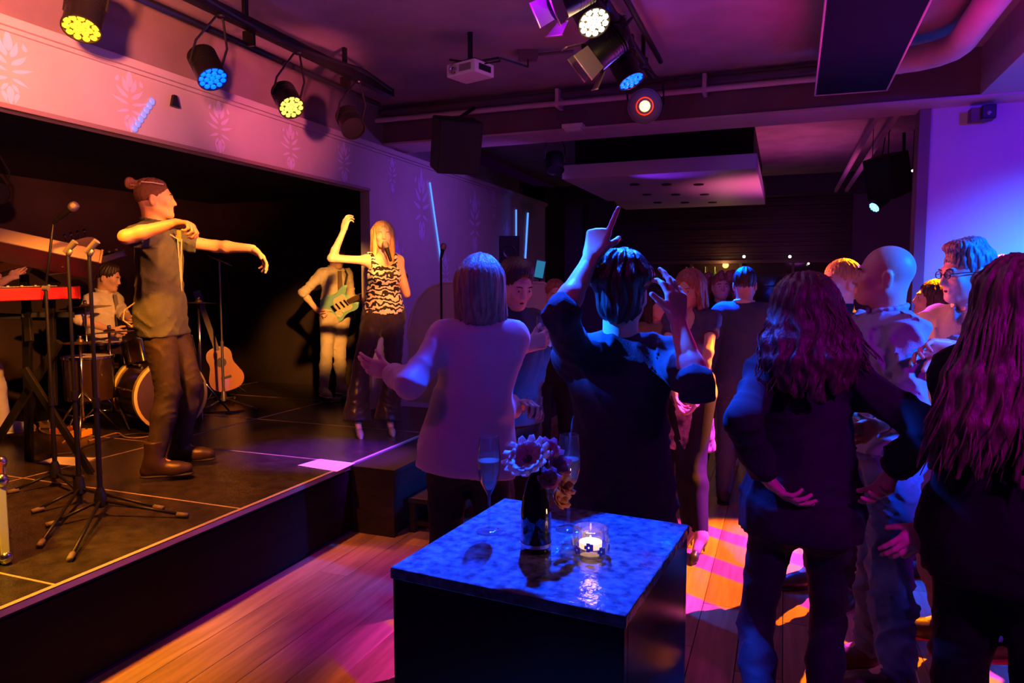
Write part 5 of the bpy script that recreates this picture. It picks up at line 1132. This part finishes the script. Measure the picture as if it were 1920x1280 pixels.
# bass headstock sticking up beyond the keyboards
q = W(140, 465, 4.6); r = empty('bass_guitar', q, 'bass guitar with a yellow maple headstock poking up behind the keyboards', 'guitar'); ax = nrm(RT*.95+ZU*.25); uu = nrm(ZU-ax*np.dot(ZU, ax)); nn = -np.cross(ax, uu)
MB().prism([q+ax*x+uu*y for x, y in smooth2([(-.13, -.02), (-.10, .028), (-.02, .045), (.10, .05), (.15, .03), (.15, -.01), (.10, -.03), (.0, -.035)])], nn*.015).build('headstock', mat('maple'), r)
for k in range(4): o = q+ax*(-.04+.045*k)+uu*.05; MB().tube([o, o+uu*.035], .004, 6).ball(o+uu*.042, (.012, .006, .012), 8, 6, ax, nn, uu).build('tuning_peg', m_chrome, r)
MB().obox(q-ax*.40+nn*.01, ax, uu, nn, (.28, .028, .012)).build('neck', mat('rosewood'), r); MB().prism([q-ax*.85+ax*x+uu*y for x, y in smooth2([(-.25, -.1), (-.2, .14), (0, .12), (.16, .17), (.2, .05), (.14, 0), (.2, -.08), (.05, -.12), (-.1, -.17)])], nn*.04).build('guitar_body', mat('sunburst'), r)
# sheets of paper, flight case, pedals, cables
def paper(pts, label):
    P_ = [G_(*q)+ZU*.0025 for q in pts]; o = MB().prism(P_, (0, 0, .0015)).build('paper_sheet', mat('paper', (.85, .83, .8), .7)); tag(o, label, 'paper')
paper(((558, 873), (600, 861), (666, 869), (632, 885)), 'white set list sheet lying near the stage edge by the singer'); paper(((70, 868), (105, 857), (180, 859), (150, 874)), 'white paper lying among the stand feet under the keyboards')
a_ = G_(20, 1058); hz = W(0, 892, 2.95)[2]-ZS; vd = nrm(vec(a_[0], a_[1], 0)); vs_ = nrm(np.cross(vd, ZU)); a_ = a_+vd*.0
r = empty('flight_case', a_-vs_*.2+vd*.2, 'flight case with yellow-lit metal edges cut by the left frame edge', 'case'); m_alu = mat('aluminium_edge', (.75, .7, .5), .35, metal=.3)
FCo = lambda x, y, z: a_-vs_*x+vd*y+ZU*z
MB().obox(FCo(.22, .2, hz/2), vs_, vd, ZU, (.212, .19, hz/2-.012), .004).build('case_panel', mat('case_brown', (.12, .03, .02), .5), r)
for x in (.016, .424):
    for y in (.012, .388): MB().obox(FCo(x, y, hz/2), vs_, vd, ZU, (.016, .014, hz/2-.03), .003).build('edge_profile', m_alu, r); [MB().ball(FCo(x, y, zz), (.030, .026, .030), 12, 8).build('ball_corner', m_chrome, r, True, False) for zz in (.030, hz-.02)]
for y in (.012, .388): MB().obox(FCo(.22, y, hz-.012), vs_, vd, ZU, (.2, .014, .014), .003).build('edge_profile', m_alu, r)
for k, (px, py, cc, lab) in enumerate(((152, 818, (.8, .45, .03), 'bright yellow effects pedal on the stage floor'), (115, 812, (.5, .15, .03), 'orange effects pedal left of the yellow one'), (95, 800, (.3, .2, .1), 'brown pedal leftmost in the pedal row'))):
    q = G_(px, py); r = empty('effects_pedal', q, lab, 'pedal'); MB().obox(q+ZU*.027, RT, HF, ZU, (.05, .07, .025), .005).build('pedal_case', mat('pedal_%d' % k, cc, .4), r)
    MB().lathe(q+ZU*.052-HF*.03, ZU, [(.012, 0), (.010, .01)], 10).build('footswitch', m_chrome, r)
    for s_ in (-1, 1): MB().lathe(q+ZU*.052+HF*.035+RT*s_*.025, ZU, [(.008, 0), (.007, .012)], 8).build('knob', m_metal_d, r)
rd = random.Random(4)
for k, (a, b, cc, lab) in enumerate((((70, 860), (330, 800), (.02, .015, .015), 'black cable curling over the stage beneath the stands'), ((160, 822), (300, 815), (.3, .2, .12), 'pale cable running from the pedals towards the drums'), ((60, 790), (150, 830), (.5, .3, .05), 'yellow cable looping beside the pedals'), ((390, 770), (460, 775), (.03, .02, .02), 'black cable coiled by the rear microphone stand'), ((620, 752), (680, 760), (.05, .07, .08), 'dark cable beside the guitarist\'s foot'))):
    A_, B_ = G_(*a), G_(*b); pts = [A_*(1-t)+B_*t+vec(math.sin(t*9+k)*.09, math.cos(t*11+k*2)*.09, .008) for t in np.linspace(0, 1, 24)]
    tag(MB().tube(pts, .006, 6).build('stage_cable', mat('cable_%d' % k, cc, .5), None, True), lab, 'cable')
for k, (px, py) in enumerate(((632, 752), (655, 748))):
    q = G_(px, py); r = empty('effects_pedal', q, ('silver pedal by the guitarist\'s shoes', 'teal-edged pedal right of the silver pedal')[k], 'pedal'); MB().obox(q+ZU*.022, RT, HF, ZU, (.05, .06, .02), .004).build('pedal_case', (m_grey, mat('teal_case', (.1, .35, .35), .4))[k], r); MB().lathe(q+ZU*.044-HF*.02, ZU, [(.012, 0), (.01, .01)], 10).build('footswitch', m_chrome, r)

# ================================================================= WHITE BOOTH, SMALL SPEAKER, TABLET
yb = 6.22; xl = onY(765, 640, yb)[0]; xr = onY(1024, 600, yb)[0]; zt = 1.645; pts = []
for a in np.linspace(0, 1, 13): th = PI/2*a; pts.append((xl+.42-.42*math.cos(th), zt-.55+.55*math.sin(th)))
for a in np.linspace(0, 1, 6): th = PI/2*a; pts.append((xr-.03+.03*math.sin(th), zt-.03+.03*math.cos(th)))
pts += [(xr, .0), (XF+.01, .0), (XF+.01, ZS+.004), (xl, ZS+.004)]
r = empty('white_booth', ((xl+xr)/2, yb, 0), 'tall white curved booth panel behind the singer and the blouse woman', 'booth')
MB().prism([vec(x, yb, z) for x, z in pts], (0, .07, 0)).build('booth_panel', m_white, r)
MB().tube([vec(x, yb-.004, z) for x, z in pts[:19]], .012, 8).build('edge_trim', mat('booth_edge', (.85, .82, .78), .4), r, True)
q = onY(955, 468, 7.6); r = empty('loudspeaker', (q[0], q[1], 0), 'small black loudspeaker on a pole against the wallpapered wall', 'loudspeaker')
MB().obox(q, RT, HF, ZU, (.115, .12, .15), .01).build('cabinet', m_black_fab, r); MB().lathe(q-HF*.12-ZU*.03, -HF, [(.08, 0), (.07, .006), (.02, -.01)], 24, False).build('woofer', m_metal_d, r, True); MB().tube([vec(q[0], q[1], .02), q-ZU*.15], .017, 8).build('pole', m_metal_d, r, True); MB().lathe((q[0], q[1], 0), ZU, [(.22, 0), (.22, .02), (.02, .03)], 24).build('round_base', m_metal_d, r)
q = onY(1012, 505, 6.9); r = empty('tablet_holder', (q[0], q[1], 0), 'tilted tablet with a cyan screen on a stand beyond the booth', 'tablet')
n_ = nrm(-HF*.9+RT*.1+ZU*.2); a_ = nrm(RT*.2+ZU*1); a_ = nrm(a_-n_*np.dot(a_, n_)); b_ = np.cross(n_, a_)
MB().obox(q, b_, a_, n_, (.055, .10, .006), .003).build('tablet', m_metal_d, r); MB().obox(q+n_*.007, b_, a_, n_, (.045, .088, .001)).build('screen', mat('tablet_screen', (.02, .1, .15), .3, emit=(.02, .35, .5), es=.5), r); MB().tube([vec(q[0], q[1], 0), q-n_*.01], .012, 8).build('pole', m_metal_d, r, True)
MB().lathe((q[0], q[1], 0), ZU, [(.16, 0), (.16, .02), (.02, .03)], 20).build('round_base', m_metal_d, r)
# glowing tubes and dots imitating light streaks projected on the wall
def streak_line(a, b, w_, label, dots=0, col=(.08, .25, 1), es=1.6):
    A_, B_ = onX(*a, XW+.012), onX(*b, XW+.012); r = empty('light_streak', (A_+B_)/2, label, 'light streak'); mm = mat('streak_%d' % (dots > 0), (.1, .2, .5), .4, emit=col, es=es)
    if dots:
        for k in range(dots): MB().ball(A_+(B_-A_)*(k+.5)/dots, (.008, w_, w_), 10, 6).build('streak_dot', mm, r, True, False)
    else: MB().tube([A_, B_], w_, 8).build('streak_tube', mm, r, True)
streak_line((806, 342), (827, 490), .009, 'long thin projected blue light line on the wallpapered wall'); streak_line((968, 393), (968, 448), .011, 'short pale projected light line above the small loudspeaker', col=(.35, .35, 1)); streak_line((990, 399), (985, 485), .014, 'taller pale projected light line right of the short one', col=(.35, .35, 1))
streak_line((288, 186), (250, 245), .022, 'row of seven projected blue light dots on the stage fascia', 7, (.35, .30, .9), .75)
q = onX(325, 188, XW+.03); tag(MB().prism([q+vec(0, -.012, .03), q+vec(0, .012, .03), q+vec(0, .03, -.04), q+vec(0, -.03, -.04)], (.02, 0, 0)).build('fascia_hook', m_metal_d), 'small dark hook on the fascia trim above the stage', 'hook')

# ================================================================= LIGHTING GEAR UNDER THE CEILING
def par(pos, aim, col, es, label, kind='par', r_=.085, L=.2, mount=None, cells=12, grp=None):
    """lens centre at pos"""
    pos = np.asarray(pos, float); d = nrm(np.asarray(aim)-pos); r = empty('stage_spotlight', pos+ZU*.0, label, 'stage light', grp); s1 = nrm(np.cross(d, ZU)); s2 = np.cross(s1, d)
    MB().lathe(pos-d*L, d, [(r_*.55, 0), (r_*.85, .03), (r_, .07), (r_, L-.005), (r_*1.05, L), (r_*1.05, L+.012), (r_*.97, L+.012), (r_*.94, L-.004)], 28).build('housing', m_metal_d, r, True)
    for k in range(6): MB().lathe(pos-d*(L*.85-.016*k), d, [(r_*1.02, 0), (r_*1.02, .005)], 24).build('cooling_fin', m_metal_d, r)
    if kind == 'par':
        mm = mat('lens_'+label[:12].replace(' ', '_'), col, .3, emit=col, es=es); n = 0
        for rr, cnt in ((0, 1), (.40, 6), (.78, 11)):
            for k in range(cnt): a = 2*PI*k/cnt+rr; q = pos+d*.004+(s1*math.cos(a)+s2*math.sin(a))*r_*rr; MB().ball(q, (r_*.20, r_*.20, .007), 10, 6, s1, s2, d).build('led_lens', mm, r, True, False)
    elif kind == 'single':
        MB().lathe(pos, d, [(r_*.94, -.02), (r_*.5, -.005)], 24, False).build('bezel', m_metal_d, r, True); MB().ball(pos, (r_*.33, r_*.33, .012), 14, 8, s1, s2, d).build('lens', mat('lens_single', col, .3, emit=col, es=es), r, True, False); MB().lathe(pos+d*.006, d, [(r_*.48, 0), (r_*.52, .004), (r_*.56, 0)], 24, False).build('glow_ring', mat('lens_ring', (.4, .02, .01), .3, emit=(1, .03, .0), es=.6), r, True)
    elif kind == 'barn':
        MB().lathe(pos, d, [(r_*.9, -.03), (.002, -.02)], 24, False).build('lens', mat('fresnel_lens', (.1, .1, .12), .2), r, True)
        for k in range(4):
            a = PI/2*k+.3; o = s1*math.cos(a)+s2*math.sin(a); t = np.cross(d, o); w0 = r_*.8; w1 = r_*(1.25 if k % 2 else .9); ln = r_*1.25; p0 = pos+o*r_*1.02; p1 = p0+(d*.86+o*.42)*ln
            MB().prism([p0+t*w0, p0-t*w0, p1-t*w1, p1+t*w1], o*.003).build('barn_door', mat('barn_metal', (.30, .25, .22), .35, metal=.4), r); MB().tube([p1-t*w1, p1+t*w1], .004, 6).build('door_gleam', mat('barn_edge_gleam', (.7, .55, .4), .35, metal=.3), r, True)  # rim tube coloured gold for lamplight caught on the flap edges
    elif kind == 'off':
        MB().lathe(pos, d, [(r_*.94, -.01), (.002, -.005)], 24, False).build('lens', mat('dark_lens', (.02, .02, .03), .1), r, True)
    m_ = mount if mount is not None else vec(pos[0], pos[1], 3.12); m_ = np.asarray(m_, float); c_ = pos-d*L*.5; ys_ = nrm(np.cross(d, ZU)); up_ = nrm(m_-c_)
    for s_ in (-1, 1): MB().tube([c_+ys_*s_*(r_+.012), c_+ys_*s_*(r_+.014)+up_*(r_+.04), m_-up_*.03+ys_*s_*.02], .007, 6).build('yoke_arm', m_metal_d, r, True)
    MB().lathe(m_-ZU*.03, ZU, [(.022, 0), (.03, .02), (.03, .07)], 12).build('clamp', m_metal_d, r); return r
XT = -2.96
rig = empty('lighting_rail', (XT, 2.4, 3.1), 'long black lighting rail with cables over the stage edge', 'lighting rail'); 
MB().box((XT-.03, -.4, 3.11), (XT+.03, 5.05, 3.17)).build('rail', m_metal_d, rig); MB().tube([(XT-.09, -.4, 3.05), (XT-.09, 5.0, 3.05)], .022, 10).build('lower_tube', m_metal_d, rig, True)
for y in (.4, 1.4, 2.4, 3.4, 4.4): MB().box((XT-.012, y, 3.17), (XT+.012, y+.03, ZC)).build('hanger', m_metal_d, rig); MB().box((XT-.10, y+.1, 3.04), (XT-.02, y+.12, 3.13)).build('bracket', m_metal_d, rig)
MB().tube([(XT+.06+.04*math.sin(t*1.7), t, 3.16-.05*abs(math.sin(t*2.1))) for t in np.linspace(-.3, 4.9, 60)], .012, 6).build('cable', m_metal_d, rig, True)
def onrail(px, py, X): return onX(px, py, X)
q1 = onrail(153, 52, XT+.0); q2 = onrail(398, 146, XT); q3 = onrail(546, 200, XT); q4 = onrail(662, 240, XT)
par(q1, q1+vec(.25, -.45, -1), (1, .42, .01), 5, 'amber LED spotlight with hot lenses nearest on the left rail', mount=q1+vec(-.02, .1, .38)-vec(0, 0, 0), r_=.078)
par(q2, q2+vec(.7, -.2, -1), (.0, .07, 1), 4, 'blue LED spotlight second along the left rail', mount=vec(XT, q2[1]+.08, 3.13), r_=.078)
par(q3, q3+vec(.9, -.5, -1), (.9, .65, .06), 3, 'yellow-green LED spotlight third along the left rail', mount=vec(XT, q3[1]+.08, 3.13), r_=.078)
par(q4, q4+vec(.8, -.6, -.9), (0, 0, 0), 0, 'unlit black spotlight last on the left rail', 'off', mount=vec(XT, q4[1]+.08, 3.13), r_=.085)
XC = -.93
rig = empty('lighting_bar', (XC, 2.4, 3.1), 'black lighting bar along the middle of the ceiling carrying a cluster of lamps', 'lighting rail')
MB().tube([(XC, -.4, 3.12), (XC, 5.25, 3.12)], .026, 12).build('bar', m_metal_d, rig, True); MB().tube([(XC+.07, -.4, 3.2), (XC+.07, 5.2, 3.2)], .018, 8).build('cable_bundle', m_metal_d, rig, True)
for y in (.5, 1.6, 2.7, 3.8, 4.9): MB().box((XC-.012, y, 3.13), (XC+.012, y+.03, ZC)).build('hanger', m_metal_d, rig)
def clu(px, py, f, dx, dy, dz, *a, **k): q = W(px, py, f); return par(q, q+vec(dx, dy, dz), *a, mount=vec(XC, q[1]+.02, 3.11), **k)
clu(1045, 12, 3.15, -.7, -.5, -.55, (.3, .2, 1), 0, 'barn-door spotlight cut by the top frame edge', kind='barn', r_=.065)
_n = ray(1113, 41)*-.60+RT*.32-UPV*.62
clu(1113, 41, 3.35, _n[0], _n[1], _n[2], (1, .8, .5), 6, 'brightest warm white LED spotlight in the middle cluster', r_=.075)
clu(1112, 108, 3.75, -.9, -.2, -.75, (1, .6, .3), 0, 'barn-door spotlight with gold-edged flaps below the brightest lamp', kind='barn', r_=.085)
_n = ray(1183, 150)*-.22+RT*.42-UPV*.85
clu(1183, 150, 4.35, _n[0], _n[1], _n[2], (.0, .07, 1), 4, 'blue LED spotlight seen edge-on in the middle cluster', r_=.080)
clu(1209, 199, 4.8, .1, -1, -.25, (1, .25, .05), 16, 'round spotlight with one small glowing red-orange lens', kind='single', r_=.11)
clu(1165, 95, 4.1, .3, .3, -1, (0, 0, 0), 0, 'unlit black spotlight hidden above the blue lamp', kind='off', r_=.08)
# projector
q = W(882, 134, 4.75); r = empty('projector', q, 'small white ceiling projector with side lens', 'projector'); xx = nrm(vec(.93, -.28, 0)); yy = np.cross(ZU, xx)
MB().obox(q, xx, yy, ZU, (.125, .10, .042), .008).build('projector_body', m_white, r); MB().lathe(q-xx*.06-yy*.098, -yy, [(.034, 0), (.032, .018), (.024, .018), (.022, .004)], 20).build('projector_lens', m_chrome, r, True); MB().obox(q+xx*.04-yy*.101, xx, yy, ZU, (.05, .003, .022)).build('front_grille', m_grey, r)
MB().obox(q+xx*.127, xx, yy, ZU, (.002, .06, .02)).build('side_vent', m_metal_d, r); MB().tube([q+ZU*.04, vec(q[0], q[1], ZC)], .018, 8).obox(q+ZU*.05, xx, yy, ZU, (.10, .07, .006)).build('ceiling_mount', m_metal_d, r)
for dx, dy in ((-.14, .10), (-.14, -.05), (.15, .12)): MB().tube([q+ZU*.055, q+ZU*.09+xx*dx+yy*dy], .008, 6).build('mount_arm', m_metal_d, r, True)
a_ = G(990, 112, 3.24); MB().tube([q+xx*.1+ZU*.03, q+xx*.25+ZU*.02, (q+a_)/2+ZU*.05, a_-ZU*.05, a_], .007, 6).build('power_cable', m_metal_d, r, True)
tag(MB().obox(a_+ZU*.03, RT, HF, ZU, (.07, .05, .03), .004).build('socket_box', m_beam), 'ceiling socket box feeding the projector cable', 'box')
b_ = G(1075, 96, 3.27); tag(MB().tube([a_+ZU*.03, vec(b_[0], b_[1], 3.27)], .01, 6).build('ceiling_conduit', m_beam, None, True), 'thin conduit on the ceiling between socket box and lamp cluster', 'pipe')
# speakers and boxes under the ceiling
def speaker(px, py, f, hx, hz, hy, rx, tilt, label, to=None):
    q = W(px, py, f); r = empty('ceiling_loudspeaker', q, label, 'loudspeaker'); fw = nrm(vec(rx, -1, tilt)); sx = nrm(np.cross(ZU, fw)); uz = np.cross(fw, sx)
    MB().obox(q, sx, fw, uz, (hx, hy, hz), .012).build('cabinet', mat('speaker_black', (.008, .007, .009), .7), r); MB().obox(q+fw*hy, sx, fw, uz, (hx*.93, .006, hz*.94)).build('grille', m_metal_d, r)
    MB().tube([q+ZU*hz*.6, q+ZU*hz*.6-fw*(hy+.1), q+ZU*hz*1.1-fw*(hy+.1)+vec(0, max(0, min(.5, 5.99-q[1])) if q[1] < 6 else .05, .15)], .016, 8).build('bracket', m_metal_d, r, True); return r
speaker(855, 272, 5.55,   .17, .20, .15, .8, -.45, 'large black loudspeaker hung from the ceiling left of the beam'); speaker(1665, 330, 6.9, .14, .2, .16, -.8, -.4, 'black loudspeaker hung in shadow beside the pillar'); speaker(1130, 395, 10.0, .18, .2, .15, .1, -.2, 'small black loudspeaker hanging below the white canopy')
q = onY(1851, 212, 6.15); r = empty('wall_sensor', q, 'small black sensor box at the top of the blue-lit wall', 'sensor'); MB().obox(q, (1, 0, 0), (0, 1, 0), ZU, (.045, .06, .05), .006).build('sensor_box', m_metal_d, r); MB().obox(q+vec(-.075, .02, -.005), (1, 0, 0), (0, 1, 0), ZU, (.032, .05, .045)).build('bracket', m_beam, r); MB().ball(q+vec(0, -.062, -.01), (.015, .006, .015), 10, 6).build('lens', m_chrome, r, True)
q = W(1640, 388, 7.6); par(q, q+vec(-.6, -.5, -.6), (.15, .55, 1), 4, 'small far spotlight showing green and blue light beside the pillar', mount=vec(q[0]+.1, q[1]+.05, ZC-.03), r_=.06)
q = W(1041, 318, 7.3); par(q, q+vec(.2, -.4, -1), (0, 0, 0), 0, 'unlit black spotlight left of the white canopy', 'off', mount=vec(q[0], q[1], ZC-.03), r_=.09)
for px, py, lab in ((1635, 314, 'tiny white pilot lamp left of the shadowed loudspeaker'), (1711, 320, 'tiny yellow pilot lamp at the pillar edge')):
    q = W(px, py, 6.2 if px > 1700 else 7.2); r = empty('pilot_lamp', q, lab, 'lamp'); MB().ball(q, .011, 8, 6).build('bulb', mat('pilot', (1, .8, .5), .3, emit=(1, .8, .45), es=3), r, True); MB().tube([q+ZU*.01, vec(q[0], q[1], ZC if px < 1700 else 2.97)], .004, 6).build('holder', m_metal_d, r)
# ---- bar at the far wall
r = empty('back_bar', (-.4, 11.8, 0), 'dark glazed back bar beneath the slatted wall with lamps and bottles', 'bar')
zt_ = 2.0; MB().box((-2.2, 11.6, 0), (.9, 12, 1.05)).build('bar_cabinet', m_blackwood, r); MB().box((-2.25, 11.55, 1.05), (.93, 12, 1.09)).build('worktop', m_black_fab, r)
for k in range(5): x = -2.2+k*.775; MB().box((x-.02, 11.88, 1.09), (x+.02, 11.95, zt_)).build('mullion', mat('mullion', (.09, .05, .05), .5), r)
MB().box((-2.2, 11.86, zt_-.03), (.9, 11.96, zt_+.02)).build('lintel', mat('mullion'), r)
for k in range(4): x = -2.2+k*.775; MB().box((x+.02, 11.92, 1.09), (x+.755, 11.93, zt_-.03)).build('pane', mat('smoked_glass', (.05, .03, .025), .08, coat=.5), r)
MB().box((-2.2, 11.7, 1.6), (.9, 11.86, 1.62)).build('shelf', m_blackwood, r)
for px, lab in ((1395, 'small round white bar lamp above the suit man'), (1481, 'small round white bar lamp above the wavy-haired woman'), (1516, 'tiny warm bar lamp rightmost in the row')):
    q = onY(px, 481 if px < 1500 else 494, 11.6); b_ = empty('bar_lamp', q, lab, 'lamp', 'bar lamps'); MB().ball(q, .022 if px < 1500 else .015, 10, 8).build('bulb', mat('bar_bulb', (1, .9, .75), .3, emit=(1, .85, .65), es=5), b_, True); MB().tube([q+ZU*.02, vec(q[0], 11.6, 2.02)], .005, 5).build('cord', m_metal_d, b_)
for k, px in enumerate((1287, 1299, 1322, 1340)):
    q = onY(px, 497, 11.78); q[2] = 1.62; b_ = empty('bottle', q, ('amber bottle leftmost on the bar shelf', 'amber bottle second from left on the bar shelf', 'green bottle third on the bar shelf', 'green bottle rightmost on the bar shelf')[k], 'bottle', 'bottles on the bar shelf')
    MB().lathe(q, ZU, [(.035, 0), (.036, .18), (.014, .24), (.013, .30)], 12).build('bottle_glass', mat('amber_glass' if k < 2 else 'green_glass', (.6, .3, .05) if k < 2 else (.1, .25, .05), .1, coat=.5), b_, True)
pointl('bar_shelf_light', (-.9, 11.72, 1.95), (1, .5, .15), 4, .05)

q = W(-6, 362, 5.2); par(q, q+vec(.9, -.3, -.6), (0, 0, 0), 0, 'unlit black spotlight inside the alcove at the left frame edge', 'off', mount=vec(q[0], q[1], 2.62), r_=.085)
